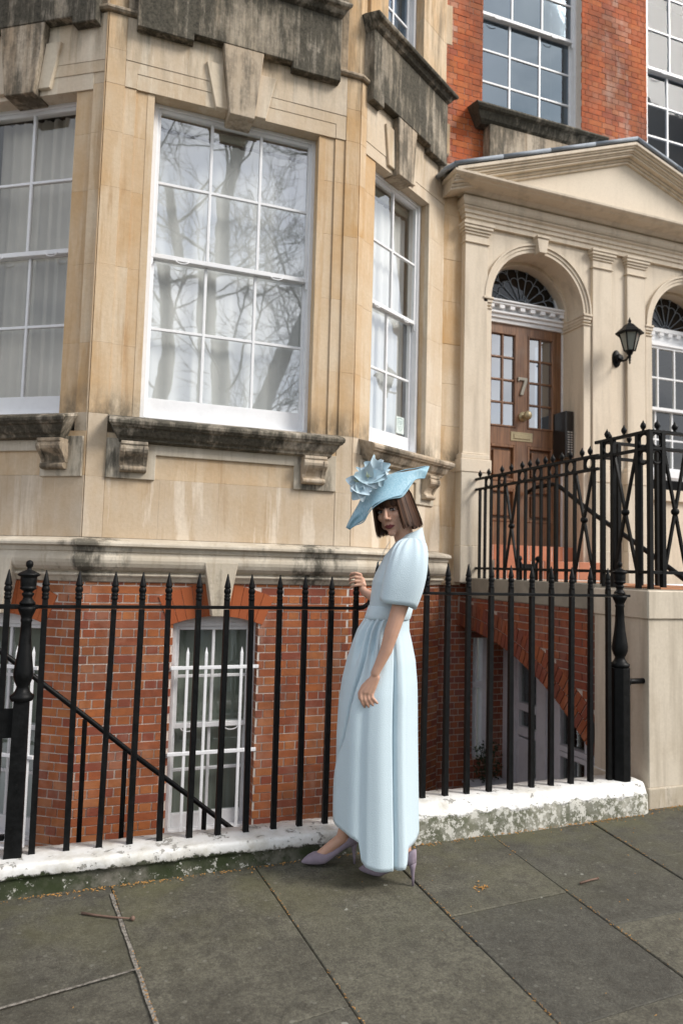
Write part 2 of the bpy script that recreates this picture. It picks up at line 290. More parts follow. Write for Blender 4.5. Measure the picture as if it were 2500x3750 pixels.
# ------------------------------------------------------------------ ground
def gz(x): return .011 * (x - .9)                 # the street climbs gently to the right
WX = Fr((0, 0, 0), (1, 0, 0), (0, -1, 0))          # u = X, d = -Y
def sheet(name, x0, x1, y0, y1, dz, mat, nx=2):
    m = MB(); xs = np.linspace(x0, x1, nx)
    vs = [(x, y, gz(x) + dz) for y in (y0, y1) for x in xs]
    m.add(vs, [(i, i + 1, nx + i + 1, nx + i) for i in range(nx - 1)]); o = m.build(name, mat); return tag(o, kind='structure')
road = sheet('road', -150, 150, -9.0, -1.0, -.13, 'asphalt'); park = sheet('ground', -200, 200, -250, -11.0, -.03, 'park_ground'); farp = sheet('far_pavement', -150, 150, -11.0, -9.0, .0, 'paving_stone')
bed = sheet('pavement', -40, 60, -.85, 3.75, -.016, 'joint_sand')
mk = MB()
for y0, y1 in ((-1.0, -.85), (-9.0, -8.85)):
    vs = [(x, y, gz(x) + z) for x in (-150, 150) for y in (y0, y1) for z in (-.2, .004)]
    mk.add(vs, [(0, 1, 3, 2), (4, 6, 7, 5), (1, 5, 7, 3), (0, 4, 5, 1), (2, 3, 7, 6)])
tag(mk.build('kerb', 'granite_kerb'), kind='structure')
ea = [-4.45, -3.78, -3.10, -2.43, -1.76, -1.09, -.42, .24, .922, 1.607, 2.265, 2.95, 3.62, 4.29, 4.96, 5.63, 6.30]
eb = [.3, .3, .3, .3, .26, .2, .14, .085, .037, -.02, -.054, -.126, -.17, -.2, -.2, -.2, -.2]
def ex(i, y): return ea[i] + eb[i] * min(3.55 - y, 1.6)
first = {6: (2.742, 2.84), 7: (2.32, 2.40), 8: (2.53, 2.59), 9: (2.836, 2.873), 10: (2.556, 2.556), 11: (3.055, 3.04), 12: (2.75, 2.75)}
for i in range(len(ea) - 1):
    yl, yr = 3.73, 3.73; nxt = first.get(i, (2.5 + .4 * random.random(),) * 2); k = 0
    while yl > -.8:
        a, b = nxt; a = max(a, -.85); b = max(b, -.85); g = .0020
        q = [(ex(i, yl) + g, yl - g), (ex(i + 1, yr) - g, yr - g), (ex(i + 1, b) - g, b + g), (ex(i, a) + g, a + g)]
        if a < yl - .05:
            dz = random.uniform(-.0025, .0025); tl = random.uniform(-.002, .002)
            top = [(x, y, gz(x) + dz + (tl if n < 2 else -tl)) for n, (x, y) in enumerate(q)]
            m = MB(); m.add(top + [(x, y, z - .03) for x, y, z in top], [(0, 1, 2, 3), (0, 4, 5, 1), (1, 5, 6, 2), (2, 6, 7, 3), (3, 7, 4, 0)])
            m.build('paving_slab', 'paving_stone', bed, .004)
        yl, yr = a, b; d = random.uniform(.72, .98); nxt = (a - d, b - d)

def mortar_strip(pts, w0):
    m = MB(); n = 40; vs = []
    for i in range(n + 1):
        f = i / n; x = pts[0][0] + (pts[1][0] - pts[0][0]) * f; y = pts[0][1] + (pts[1][1] - pts[0][1]) * f; tx, ty = pts[1][0] - pts[0][0], pts[1][1] - pts[0][1]; l_ = math.hypot(tx, ty)
        for s in (-1, 1): q = w0 * (.85 + .12 * math.sin(f * 31 + s) + random.gauss(0, .05)) * s; vs.append((x - ty / l_ * q, y + tx / l_ * q, gz(x) + .0055))
    m.add(vs, [(2 * i, 2 * i + 1, 2 * i + 3, 2 * i + 2) for i in range(n)]); return m.build('mortar_joint', 'pale_joint', bed)
k = NB('pale_joint'); k.fin(k.mix(k.ramp(k.noise(70, 5, .7), [(.4, 0), (.6, 1)]), (.10, .092, .078), (.27, .25, .22)), .95, .1)
mortar_strip(((.235, 3.50), (.345, 2.30)), .009); mortar_strip(((-.42, 2.69), (.290, 2.842)), .007)

# ------------------------------------------------------------------ dwarf walls
def dwarf_wall(x0, x1, top, yf, mat, label, endround=False):
    t = thing('dwarf_wall', label, 'wall', (x0, yf, 0), 'dwarf walls along the pavement'); m = MB(); n = int((x1 - x0) / .02)
    pf = ([(yf + .018, -.10), (yf + .012, .012), (yf + .016, .064), (yf + .014, .070), (yf + .001, .074), (yf - .003, .080), (yf - .002, .105), (yf, top - .016), (yf + .004, top - .006), (yf + .014, top - .001), (yf + .030, top)] if not endround else [(yf - .012, -.10), (yf - .014, .012), (yf - .010, .07), (yf - .006, top - .075), (yf - .002, top - .066), (yf + .006, top - .058), (yf + .030, top - .012), (yf + .036, top - .005), (yf + .046, top)]) + [ (yf + .12, top + .004), (yf + .215, top - .002), (yf + .228, top - .03), (yf + .23, -.6)]
    vs = []
    for i in range(n + 1):
        x = x0 + (x1 - x0) * i / n; e = max(0, (x - (x1 - .10)) / .10) if endround else 0; kk = 1 - (1 - math.sqrt(max(0, 1 - e * e))) * .55
        for j, (y, z) in enumerate(pf):
            jy = .0028 * math.sin(x * 9 + j * .3) + .0018 * math.sin(x * 41 + j * .5) + random.gauss(0, .0013)
            zz = z if z < 0 else z * (1 - (1 - kk) * .35); yy = y + (yf + .12 - y) * (1 - kk) if z > 0 else y
            vs.append((x, yy + jy, zz + (gz(x) if z < .02 else .3 * jy)))
    w_ = len(pf); m.add(vs, [(i * w_ + j, i * w_ + j + 1, (i + 1) * w_ + j + 1, (i + 1) * w_ + j) for i in range(n) for j in range(w_ - 1)] + [tuple(range(w_)), tuple(range(n * w_, n * w_ + w_))], True)
    o = m.build('coping', mat, t); return t
dwarf_wall(-5.0, 1.62, .132, 3.585, 'dwarf_wall_paint', 'white painted dwarf wall with mossy black foot under the lower railing')
dwarf_wall(1.62, 3.43, .216, 3.60, 'dwarf_wall_peeling', 'flaking white and green dwarf wall under the higher railing beside the pier', True)

# ------------------------------------------------------------------ area railings
RY = 3.705
def bar_mesh(z0, rail):
    m = MB(); r = .0195
    m.tube([(0, 0, z0), (0, 0, z0 + .02), (0, 0, rail - .01)], [r * 1.12, r * 1.02, r * .94], 4, True, False, PI / 4)
    m.tube([(0, 0, rail + .006), (0, 0, rail + .04)], [r * .95, r * .9], 4, True, False, PI / 4)
    m.lathe((0, 0, rail), [(.0155, .036), (.0165, .042), (.0165, .048), (.0135, .052), (.0165, .058), (.0165, .064), (.013, .068), (.0175, .076), (.0185, .085), (.0165, .094), (.0125, .099), (.0175, .103), (.0168, .108), (.003, .172), (.0006, .175)], 10)
    return m
def railing(name, label, cat, xs, z0, rail, pieces, base):
    t = thing(name, label, cat, base, 'spiked area railings'); o = None
    for x in xs:
        if o is None:
            o = bar_mesh(z0, rail).build('spiked_bar', 'black_iron', None); o.parent = t
        b = o if x == xs[0] else o.copy()
        if b is not o: COL.objects.link(b); b.parent = t
        b.location = (x - base[0], RY - base[1], -base[2]); b.rotation_euler = (random.gauss(0, .004), random.gauss(0, .0055), random.gauss(0, .05)); LOC[b] = LOC[t]
    for pts, n in pieces:
        m = MB(); m.tube(pts, .0125 * 1.25, 4, True, False, PI / 4, .75) if n == 's' else m.tube(pts, .0135, 8); m.build('rail', 'black_iron', t, .002)
    return t
railing('area_railing', 'low run of black spiked railings left of the woman', 'railing', [-.115, .035, .179, .319, .462, .605, .747, .892, 1.037, 1.176, 1.317, 1.462], .128, 1.270,
        [([(-.16, RY, 1.27), (.5, RY, 1.271), (1.0, RY, 1.2705), (1.47, RY, 1.27)], 's'), ([(1.47, RY, 1.27), (1.51, RY, 1.275), (1.54, RY, 1.295), (1.558, RY, 1.33), (1.58, RY, 1.352), (1.62, RY, 1.357)], 'r')], (0, RY, .13))
railing('area_railing', 'higher run of black spiked railings right of the woman', 'railing', [1.60, 1.745, 1.891, 2.036, 2.175, 2.322, 2.467, 2.614, 2.752, 2.896, 3.043, 3.186], .21, 1.357,
        [([(1.60, RY, 1.358), (2.4, RY, 1.357), (3.24, RY, 1.357)], 's'), ([(3.32, RY, 1.357), (3.35, RY, 1.357)], 's')], (1.6, RY, .21))
def urn_post(x, z0, zb, rail, label, octo):
    t = thing('urn_post', label, 'post', (x, RY, z0), 'urn posts of the area railings'); m = MB(); h = rail
    m.tube([(x, RY, z0 - .01), (x, RY, z0 + .03), (x, RY, zb)], [.058, .052, .048] if not octo else [.068, .066, .064], 8 if octo else 4, True, False, PI / 8 if octo else PI / 4); m.build('base', 'black_iron', t, .002)
    m = MB(); s = 1.0 if not octo else 1.12
    m.lathe((x, RY, 0), [(.046 * s, zb), (.052 * s, zb + .01), (.054 * s, zb + .022), (.040 * s, zb + .034), (.030 * s, zb + .05), (.026 * s, zb + .065), (.036 * s, zb + .085), (.043 * s, zb + .11), (.044 * s, zb + .13), (.039 * s, zb + .17), (.031 * s, zb + .23), (.026 * s, zb + .29), (.023 * s, h - .075), (.026 * s, h - .068), (.026 * s, h - .06), (.024 * s, h - .055), (.026 * s, h - .045), (.036 * s, h - .022), (.040 * s, h - .012), (.040 * s, h)], 22); m.build('baluster', 'black_iron', t)
    m = MB(); m.lathe((x, RY, h), [(.037, .012), (.034, .022), (.024, .032), (.020, .045), (.027, .055), (.028, .062), (.020, .068), (.024, .075), (.036, .083), (.037, .09), (.034, .092), (.036, .10), (.037, .135), (.036, .139), (.05, .147), (.051, .152), (.040, .160), (.028, .166), (.014, .172), (.010, .176), (.010, .183), (.0155, .190), (.017, .200), (.0155, .210), (.009, .217), (.001, .219)], 22); m.build('urn', 'black_iron', t)
    m = MB(); m.box(WX, x - .05, x + .05, -RY - .016, -RY + .016, h - .010, h + .010); m.build('collar', 'black_iron', t, .003); return t
urn_post(-.195, .128, .835, 1.270, 'black iron post with urn finial at the gate, left edge', False)
pr = urn_post(3.272, .21, .905, 1.357, 'black iron post with urn finial beside the cream pier', True)
m = MB(); m.tube([(3.28, RY, .816), (3.46, RY, .816)], .018, 10); m.tube([(3.33, RY, .816), (3.345, RY, .816)], .026, 10); m.build('stay', 'black_iron', pr)
gt = thing('area_gate', 'black iron area gate hinged on the urn post at the left edge', 'gate', (-.6, RY, .15))
o = bar_mesh(.2, 1.270).build('spiked_bar', 'black_iron', None); o.parent = gt; LOC[o] = LOC[gt]
for n, x in enumerate((-.281, -.42, -.56, -.70, -.84, -.98)):
    b = o if n == 0 else o.copy()
    if n: COL.objects.link(b); b.parent = gt; LOC[b] = LOC[gt]
    b.location = (x + .6, 0, -.15)
m = MB(); m.box(WX, -1.05, -.225, -RY - .012, -RY + .012, .668, .80); m.build('lock_rail', 'black_iron', gt, .004)
for z in (1.27, .22):
    m = MB(); m.box(WX, -1.05, -.235, -RY - .014, -RY + .014, z - .011, z + .011); m.build('rail', 'black_iron', gt, .002)

# ------------------------------------------------------------------ the bay-fronted house
cR, sR = math.cos(R(31.91)), math.sin(R(31.91)); cL, sL = math.cos(R(33.5)), math.sin(R(33.5))
XL, XR, YF, YS = .038, 2.033, 5.292, 6.026
FF = Fr((0, YF, 0), (1, 0, 0), (0, -1, 0)); FL = Fr((XL, YF, 0), (cL, -sL, 0), (-sL, -cL, 0)); FRt = Fr((XR, YF, 0), (cR, sR, 0), (sR, -cR, 0)); FP = Fr((0, YS, 0), (1, 0, 0), (0, -1, 0))
LR = 1.388; LL = 1.40
PE = FRt.p(LR, 0, 0); PS = FL.p(-LL, 0, 0)
bay_path = [(PS.x, PS.y), (XL, YF), (XR, YF), (PE.x, PE.y)]
house = thing('bay_house', 'honey stone and red brick house with a canted bay of tall sash windows', 'house', (1.0, 5.3, -1.3))
def part(name, parent, mat, fn, bevel=0, seg=1):
    m = MB(); fn(m); return m.build(name, mat, parent, bevel, seg)

UNIT = None
BR_ALL = []                                     # (dist, frame, u, z, w, h, wall object, material)
def unit_brick(mat):
    m = MB(); m.add([(-.5, -1, -.5), (.5, -1, -.5), (.5, -1, .5), (-.5, -1, .5), (-.5, 1, -.5), (.5, 1, -.5), (.5, 1, .5), (-.5, 1, .5)], [(0, 1, 2, 3), (0, 4, 5, 1), (1, 5, 6, 2), (2, 6, 7, 3), (3, 7, 4, 0)])
    me = m.mesh(); me.materials.append(M[mat]); return me
def brickwall(fr, u0, u1, z0, z1, holes, keep, wall, mat, course=.0603, joint=.0082, depth=.0055, jit=.0012, matfn=None, lst=None):
    n0 = math.floor(z0 / course); st = course * 2.86; lst = BR_ALL if lst is None else lst
    for i in range(n0, math.ceil(z1 / course)):
        za, zb = max(z0, i * course), min(z1, (i + 1) * course - joint)
        if zb - za < .012: continue
        head = i % 2 == 0; pitch = st / 2 if head else st; u = u0 - (0 if head else st * .5) - (st * .25 if head else 0)
        while u < u1:
            a, b = max(u, u0), min(u + pitch - joint, u1); segs = [(a, b)]
            for (ha, hb, hz0, hz1) in holes:
                if za < hz1 - .01 and zb > hz0 + .01:
                    ns = []
                    for a_, b_ in segs:
                        if b_ <= ha or a_ >= hb: ns.append((a_, b_)); continue
                        if a_ < ha: ns.append((a_, ha))
                        if b_ > hb: ns.append((hb, b_))
                    segs = ns
            for a_, b_ in segs:
                if b_ - a_ > .014 and (keep is None or keep((a_ + b_) / 2, (za + zb) / 2)):
                    c = fr.p((a_ + b_) / 2, 0, (za + zb) / 2); dist = (c - V((0, 0, 1.5))).length
                    lst.append((dist, fr, (a_ + b_) / 2, (za + zb) / 2, b_ - a_ + random.gauss(0, jit), zb - za + random.gauss(0, jit * .6), wall, (matfn((a_ + b_) / 2, (za + zb) / 2, mat) if matfn else mat), depth + random.gauss(0, .0009)))
            u += pitch
def lay_bricks(lst, limit, visible=None):
    lst.sort(key=lambda q: q[0] if visible is None or visible(q) else q[0] + 100); units = {}; rest = {}
    for k, (dist, fr, u, z, w_, h, wall, mat, dp) in enumerate(lst):
        if k < limit:
            if mat not in units: units[mat] = unit_brick(mat)
            o = bpy.data.objects.new('brick', units[mat]); link(o, wall); o.location = fr.p(u, 0, z) - LOC[wall]; o.scale = (w_, dp, h); o.rotation_euler = (0, 0, fr.yaw() if fr.T.cross(fr.N).z < 0 else fr.yaw() + PI)
        else: rest.setdefault((wall, mat), MB()).box(fr, u - w_ / 2, u + w_ / 2, -.01, dp, z - h / 2, z + h / 2)
    for (wall, mat), m in rest.items(): tag(m.build('brickwork', mat, wall), kind='stuff')

# mouldings running round the bay
MOULD = [(-.05, 1.66), (0, 1.652), (.10, 1.632), (.128, 1.622), (.134, 1.612), (.134, 1.597), (.120, 1.590), (.104, 1.586), (.102, 1.572), (.098, 1.558), (.088, 1.552), (.090, 1.540), (.102, 1.520), (.106, 1.500), (.102, 1.478), (.090, 1.452), (.068, 1.430), (.040, 1.418), (.034, 1.412), (.050, 1.404), (.056, 1.395), (.050, 1.386), (.040, 1.382), (.034, 1.372), (.020, 1.350), (-.05, 1.348)]
o = part('plinth_moulding', house, 'weathered_stone', lambda m: m.sweep(MOULD, bay_path)); o['label'] = 'rounded stone moulding above the basement brickwork'
part('string_course', house, 'sooty_stone', lambda m: m.sweep([(-.05, 5.56), (.022, 5.555), (.034, 5.542), (.034, 5.528), (.022, 5.515), (-.05, 5.51)], bay_path))

def stones(fr, cols, zs, mat, par, d0=-.02, name='stone', jz=.02):
    zr = [random.uniform(-jz, jz) for _ in zs]
    for (a, b, d) in cols:
        zz = [zs[0]] + [z + q for z, q in zip(zs[1:-1], zr[1:-1])] + [zs[-1]]
        for z0, z1 in zip(zz[:-1], zz[1:]):
            if z1 - z0 > .02: part(name, par, mat, lambda m: m.box(fr, a + .0002, b - .0002, d0 - .03, d + random.uniform(-.0004, .0004), z0 + .0002, z1 - .0002), .0010)
ZJ = [2.53, 3.05, 3.62, 4.18, 4.60, 4.97]

def sash(fr, u0, u1, z0, z1, d, cols, rows, parent, glassmat, wm='white_paint', lab=None, mid=None, bot=.10, blind=None, name='window', lifts=True, top=.055, behind='room_wall', side=.05):
    """box sash window: outer frame, an upper sash in front of a lower one, bars and panes"""
    f = part(name, parent, wm, lambda m: (m.box(fr, u0, u0 + .035, d - .10, d + .012, z0, z1), m.box(fr, u1 - .035, u1, d - .10, d + .012, z0, z1), m.box(fr, u0 + .034, u1 - .034, d - .10, d + .010, z1 - .03, z1), m.box(fr, u0 + .034, u1 - .034, d - .10, d + .014, z0, z0 + .03)), .003)
    if lab: f['label'] = lab
    a0, a1 = u0 + .030, u1 - .030; mid = mid if mid is not None else (z0 + z1) / 2
    for (s0, s1, dd, lo) in ((mid - .018, z1 - .028, d - .006, False), (z0 + .028, mid + .018, d - .046, True)):
        br = bot if lo else .036; tr = .036 if lo else .03; st = .030
        part('sash', f, wm, lambda m: (m.box(fr, a0, a0 + st, dd - .035, dd, s0, s1), m.box(fr, a1 - st, a1, dd - .035, dd, s0, s1), m.box(fr, a0 + st, a1 - st, dd - .035, dd - .001, s1 - tr, s1), m.box(fr, a0 + st, a1 - st, dd - .035, dd - .001, s0, s0 + br)), .003)
        g0, g1, h0, h1 = a0 + st, a1 - st, s0 + br, s1 - tr; bw = .011
        for c in range(1, cols): x = g0 + (g1 - g0) * c / cols; part('glazing_bar', f, wm, lambda m: m.box(fr, x - bw, x + bw, dd - .032, dd - .003, h0, h1), .003)
        for r_ in range(1, rows): z = h0 + (h1 - h0) * r_ / rows; part('glazing_bar', f, wm, lambda m: m.box(fr, g0, g1, dd - .031, dd - .005, z - bw, z + bw), .003)
        for c in range(cols):
            for r_ in range(rows):
                x0, x1 = g0 + (g1 - g0) * c / cols, g0 + (g1 - g0) * (c + 1) / cols; y0, y1 = h0 + (h1 - h0) * r_ / rows, h0 + (h1 - h0) * (r_ + 1) / rows; t1, t2 = random.gauss(0, .0011), random.gauss(0, .0011)
                part('pane', f, glassmat, lambda m: m.add([fr.p(x0, dd - .017 - t1, y0), fr.p(x1, dd - .017 + t1, y0), fr.p(x1, dd - .017 + t1 + t2, y1), fr.p(x0, dd - .017 - t1 + t2, y1)], [(0, 1, 2, 3)]))
        if lifts and not lo:
            for q in (.17, .80):
                x = g0 + (g1 - g0) * q; part('sash_lift', f, wm, lambda m: m.tube([fr.p(x + .05 * math.cos(t), dd + .012, s0 + .004 - .026 * math.sin(t)) for t in np.linspace(0, PI, 9)], .0045, 6))
        if not lo:
            for x in (a0 + .008, a1 - .008): part('sash_horn', f, wm, lambda m: m.prism(fr, [(x - .012, s0), (x + .012, s0), (x + .010, s0 - .04), (x + .002, s0 - .06), (x - .010, s0 - .05)], dd - .03, dd - .002), .002)
    if blind: blind(fr, f, a0, a1, z0, z1, mid, d)
    part('room', f, behind, lambda m: (m.add([fr.p(u0 - .6, d - .9, z0 - .3), fr.p(u1 + .6, d - .9, z0 - .3), fr.p(u1 + .6, d - .9, z1 + .3), fr.p(u0 - .6, d - .9, z1 + .3), fr.p(u0 - .02, d - .11, z0), fr.p(u1 + .02, d - .11, z0), fr.p(u1 + .02, d - .11, z1), fr.p(u0 - .02, d - .11, z1)], [(0, 1, 2, 3), (0, 4, 5, 1), (1, 5, 6, 2), (2, 6, 7, 3), (3, 7, 4, 0)])))
    return f
def blind_roll(fr, f, a0, a1, z0, z1, mid, d):
    part('blind_roll', f, 'blind_green', lambda m: m.tube([fr.p(a0 + .02, d - .118, z1 - .075), fr.p(a1 - .02, d - .118, z1 - .075)], .03, 14))
    n = 40; part('net_curtain', f, 'blind', lambda m: m.add([fr.p(a0 + (a1 - a0) * i / n, d - .15 + .010 * math.sin(i * 1.3) + .006 * math.sin(i * 3.1), z) for i in range(n + 1) for z in (z0 + .02, z1 - .12)], [(2 * i, 2 * i + 2, 2 * i + 3, 2 * i + 1) for i in range(n)], True))
def blind_dark(fr, f, a0, a1, z0, z1, mid, d):
    n = 50; part('net_curtain', f, 'net_curtain', lambda m: m.add([fr.p(a0 + (a1 - a0) * i / n, d - .17 + .016 * math.sin(i * 1.1) + .01 * math.sin(i * 2.7), z) for i in range(n + 1) for z in (z0 + .02, z1)], [(2 * i, 2 * i + 2, 2 * i + 3, 2 * i + 1) for i in range(n)], True))
def blind_area(fr, f, a0, a1, z0, z1, mid, d): part('blind', f, 'blind_green', lambda m: m.box(fr, a0, a1, d - .16, d - .15, z0, z1))

SILL = [(-.10, 2.534), (0.0, 2.528), (.135, 2.492), (.158, 2.480), (.164, 2.468), (.160, 2.446), (.148, 2.440), (.146, 2.430), (.128, 2.424), (.118, 2.405), (.098, 2.375), (.078, 2.358), (.072, 2.342), (.030, 2.334), (-.10, 2.334)]
SINS = [.0, .0, .01, .004, 0, .002, .012, .014, .03, .042, .060, .076, .082, .084, .084]
def bracket(fr, u0, u1, par):
    pf = [(0, 2.334), (.112, 2.334), (.114, 2.312), (.104, 2.306), (.108, 2.296), (.112, 2.28), (.106, 2.262), (.09, 2.246), (.066, 2.228), (.050, 2.205), (.042, 2.182), (.044, 2.168), (.064, 2.163), (.072, 2.152), (.070, 2.136), (.058, 2.126), (.040, 2.122), (0, 2.122)]
    b = part('bracket', par, 'sooty_stone', lambda m: m.prof(fr, pf, u0, u1), .003)
    for a, c in ((u0 - .004, u0 + .028), (u1 - .028, u1 + .004)): part('scroll', b, 'sooty_stone', lambda m: m.prof(fr, [(0.01, 2.31), (.118, 2.300), (.12, 2.278), (.112, 2.256), (.076, 2.222), (.056, 2.196), (.046, 2.17), (0.01, 2.166)], a, c), .003)
def apron(fr, ua, r1, k0, k1, r2, ub, kb0, kb1, par, zt=6.06, dz=0):
    D = .07; ze, zr = 5.408 + dz, 5.462 + dz
    part('apron_block', par, 'black_stone', lambda m: m.prism(fr, [(ua, ze), (r1, ze), (r1, zr), (r2, zr), (r2, ze), (ub, ze), (ub, zt - .12), (ua, zt - .12)], -.05, D), .006)
    part('keystone', par, 'sooty_stone', lambda m: m.prism(fr, [(kb0, 4.915), (kb1, 4.915), (k1, zr + .002), (k0, zr + .002)], -.14, D - .004), .005)
    w_ = (kb1 - kb0) * .5
    for s in (-1, 1):
        e, t = (kb0 - .004, k0 - .004) if s < 0 else (kb1 + .004, k1 + .004); h = 5.318; tt = e + (t - e) * .73
        part('voussoir', par, 'bath_stone_pale', lambda m: m.prism(fr, [(e, 4.968), (e + s * .095, 4.968), (tt + s * .128, h), (tt, h)], -.1, .022), .004)
    part('upper_sill', par, 'black_stone', lambda m: m.prof(fr, [(-.05, zt + .01), (.0, zt + .01), (.15, zt - .03), (.16, zt - .05), (.15, zt - .07), (.12, zt - .08), (.10, zt - .11), (.075, zt - .125), (-.05, zt - .125)], ua - .06, ub + .06, [0, 0, 0, 0, .005, .03, .05, .065, .065]), .004)

# front facet
stones(FF, [(XL + .004, .173, .0), (.173, .257, -.012), (.257, .391, -.024)], ZJ, 'bath_stone', house)
stones(FF, [(1.684, 1.82, -.024), (1.82, 1.907, -.012), (1.907, XR - .004, 0)], ZJ, 'bath_stone', house)
part('lintel', house, 'bath_stone_pale', lambda m: m.box(FF, .257, 1.82, -.14, -.0075, 4.970, 5.088), .0015)
part('lintel', house, 'bath_stone_pale', lambda m: m.prism(FF, [(.173, 4.971), (.2566, 4.971), (.2566, 5.089), (1.8204, 5.089), (1.8204, 4.971), (1.907, 4.971), (1.907, 5.174), (.173, 5.174)], -.06, -.004), .0015)
stones(FF, [(XL + .004, .172, .0)], [4.971, 5.24, 5.51], 'bath_stone', house); stones(FF, [(1.908, XR - .004, 0)], [4.971, 5.24, 5.51], 'bath_stone', house)
stones(FF, [(.173, .62, 0), (.62, .87, -.001), (1.18, 1.45, -.001), (1.45, 1.907, 0)], [5.175, 5.508], 'bath_stone_pale', house)
part('stone', house, 'bath_stone_pale', lambda m: m.box(FF, .87, 1.18, -.1, -.004, 5.09, 5.508))
stones(FF, [(.173, .66, 0), (.66, 1.2, 0), (1.2, 1.907, 0)], [5.56, 6.3, 7.2], 'sooty_stone', house, d0=-.06); stones(FF, [(XL + .004, .172, -.03), (1.908, XR - .004, -.03)], [5.56, 6.4, 7.2], 'bath_stone', house, d0=-.06)
apron(FF, .236, .648, .870, 1.188, 1.419, 1.823, .937, 1.131, house)
stones(FF, [(XL + .004, .173, 0)], [1.655, 2.085, 2.53], 'stained_stone', house); stones(FF, [(1.895, XR - .004, 0)], [1.655, 2.085, 2.53], 'bath_stone_pale', house)
stones(FF, [(.174, .55, -.004), (.55, .98, -.004), (.98, 1.43, -.004), (1.43, 1.894, -.004)], [1.655, 2.085], 'stained_stone', house); stones(FF, [(.174, .80, -.004), (.80, 1.35, -.004), (1.35, 1.894, -.004)], [2.085, 2.40], 'bath_stone', house)
part('corbel_plate', house, 'weathered_stone', lambda m: m.prism(FF, [(.173, 2.078), (.513, 2.078), (.513, 2.258), (1.55, 2.258), (1.55, 2.078), (1.893, 2.078), (1.893, 2.36), (.173, 2.36)], -.03, .018), .003)
bracket(FF, .266, .448, house); bracket(FF, 1.605, 1.787, house)
o = part('window_sill', house, 'black_stone', lambda m: m.prof(FF, SILL, .172, 1.914, SINS), .004); o['label'] = 'long blackened stone sill under the wide front window'
wf = sash(FF, .394, 1.690, 2.53, 4.972, -.125, 3, 2, house, 'window_glass', lab='wide white sash window of twelve panes reflecting bare trees', mid=3.795, bot=.155, blind=blind_roll)
for a_, b_ in ((.34, .3905), (1.6845, 1.74)): part('reveal', house, 'bath_stone', lambda m: m.box(FF, a_, b_, -.16, -.021, 2.53, 4.97))

# right facet
stones(FRt, [(.004, .082, 0), (.082, .24, -.014)], ZJ, 'bath_stone', house); stones(FRt, [(1.106, LR, -.002)], ZJ, 'bath_stone_pale', house)
for a_, b_ in ((.18, .2395), (1.1065, 1.16)): part('reveal', house, 'bath_stone', lambda m: m.box(FRt, a_, b_, -.16, -.0155, 2.53, 4.93))
part('lintel', house, 'bath_stone_pale', lambda m: m.box(FRt, .083, 1.386, -.14, -.004, 4.93, 5.036), .0015)
stones(FRt, [(.004, .082, 0)], [4.971, 5.24, 5.51], 'bath_stone', house); stones(FRt, [(.083, .47, 0), (.77, 1.1, 0), (1.1, LR, 0)], [5.037, 5.508], 'bath_stone_pale', house)
part('stone', house, 'bath_stone_pale', lambda m: m.box(FRt, .47, .77, -.1, -.004, 5.037, 5.508))
stones(FRt, [(.004, .10, -.03), (.10, .36, 0), (.95, LR, 0)], [5.56, 6.1, 6.7, 7.4], 'bath_stone', house, d0=-.06)
part('stone', house, 'bath_stone', lambda m: m.box(FRt, .36, .95, -.2, 0, 5.56, 6.0))
apron(FRt, .075, .235, .462, .765, 1.00, 1.30, .49, .72, house, zt=6.11, dz=-.035)
sash(FRt, .36, .95, 6.12, 7.9, -.10, 2, 2, house, 'upper_glass', lab='white sash of the storey above on the right side of the bay', blind=blind_roll, lifts=False)
stones(FRt, [(.004, .40, 0), (.40, .9, 0), (.9, LR, 0)], [1.655, 2.085], 'stained_stone', house); stones(FRt, [(.004, .7, -.002), (.7, LR, -.002)], [2.086, 2.40], 'bath_stone_pale', house); stones(FRt, [(.004, .10, 0), (1.25, LR, 0)], [2.40, 2.531], 'bath_stone_pale', house)
part('corbel_plate', house, 'weathered_stone', lambda m: m.prism(FRt, [(.09, 2.07), (.36, 2.07), (.36, 2.258), (.93, 2.258), (.93, 2.07), (1.24, 2.07), (1.24, 2.36), (.09, 2.36)], -.03, .018), .003)
bracket(FRt, .16, .32, house); bracket(FRt, 1.02, 1.19, house)
part('window_sill', house, 'sooty_stone', lambda m: m.prof(FRt, SILL, .072, 1.385, SINS), .004)['label'] = 'stone sill of the narrow right-hand bay window'
wr = sash(FRt, .245, 1.104, 2.53, 4.935, -.105, 2, 2, house, 'window_glass', lab='narrow white sash window of the right bay facet with a sticker', mid=3.785, bot=.14, blind=blind_roll)
st_ = part('sticker', wr, 'sticker', lambda m: m.prism(FRt, [(.86, 2.72), (.985, 2.72), (.985, 2.875), (.86, 2.875)], -.160, -.1595))
part('sticker_shield', st_, 'sticker_ink', lambda m: (lambda A, B: m.add([FRt.p(.9225 + x, -.1590, 2.80 + z) for x, z in A] + [FRt.p(.9225 + x * .86, -.1590, 2.80 + z * .88) for x, z in A], [(i, (i + 1) % len(A), len(A) + (i + 1) % len(A), len(A) + i) for i in range(len(A))]))([(-.05, .055), (0, .066), (.05, .055), (.048, .0), (.03, -.035), (0, -.062), (-.03, -.035), (-.048, 0)], 0))
part('sticker_lettering', st_, 'sticker_ink', lambda m: [m.box(FRt, .9225 - a, .9225 + a, -.1592, -.1588, 2.80 + z, 2.80 + z + .006) for a, z in ((.03, .032), (.034, .018), (.022, .004), (.012, -.018), (.008, -.032))])

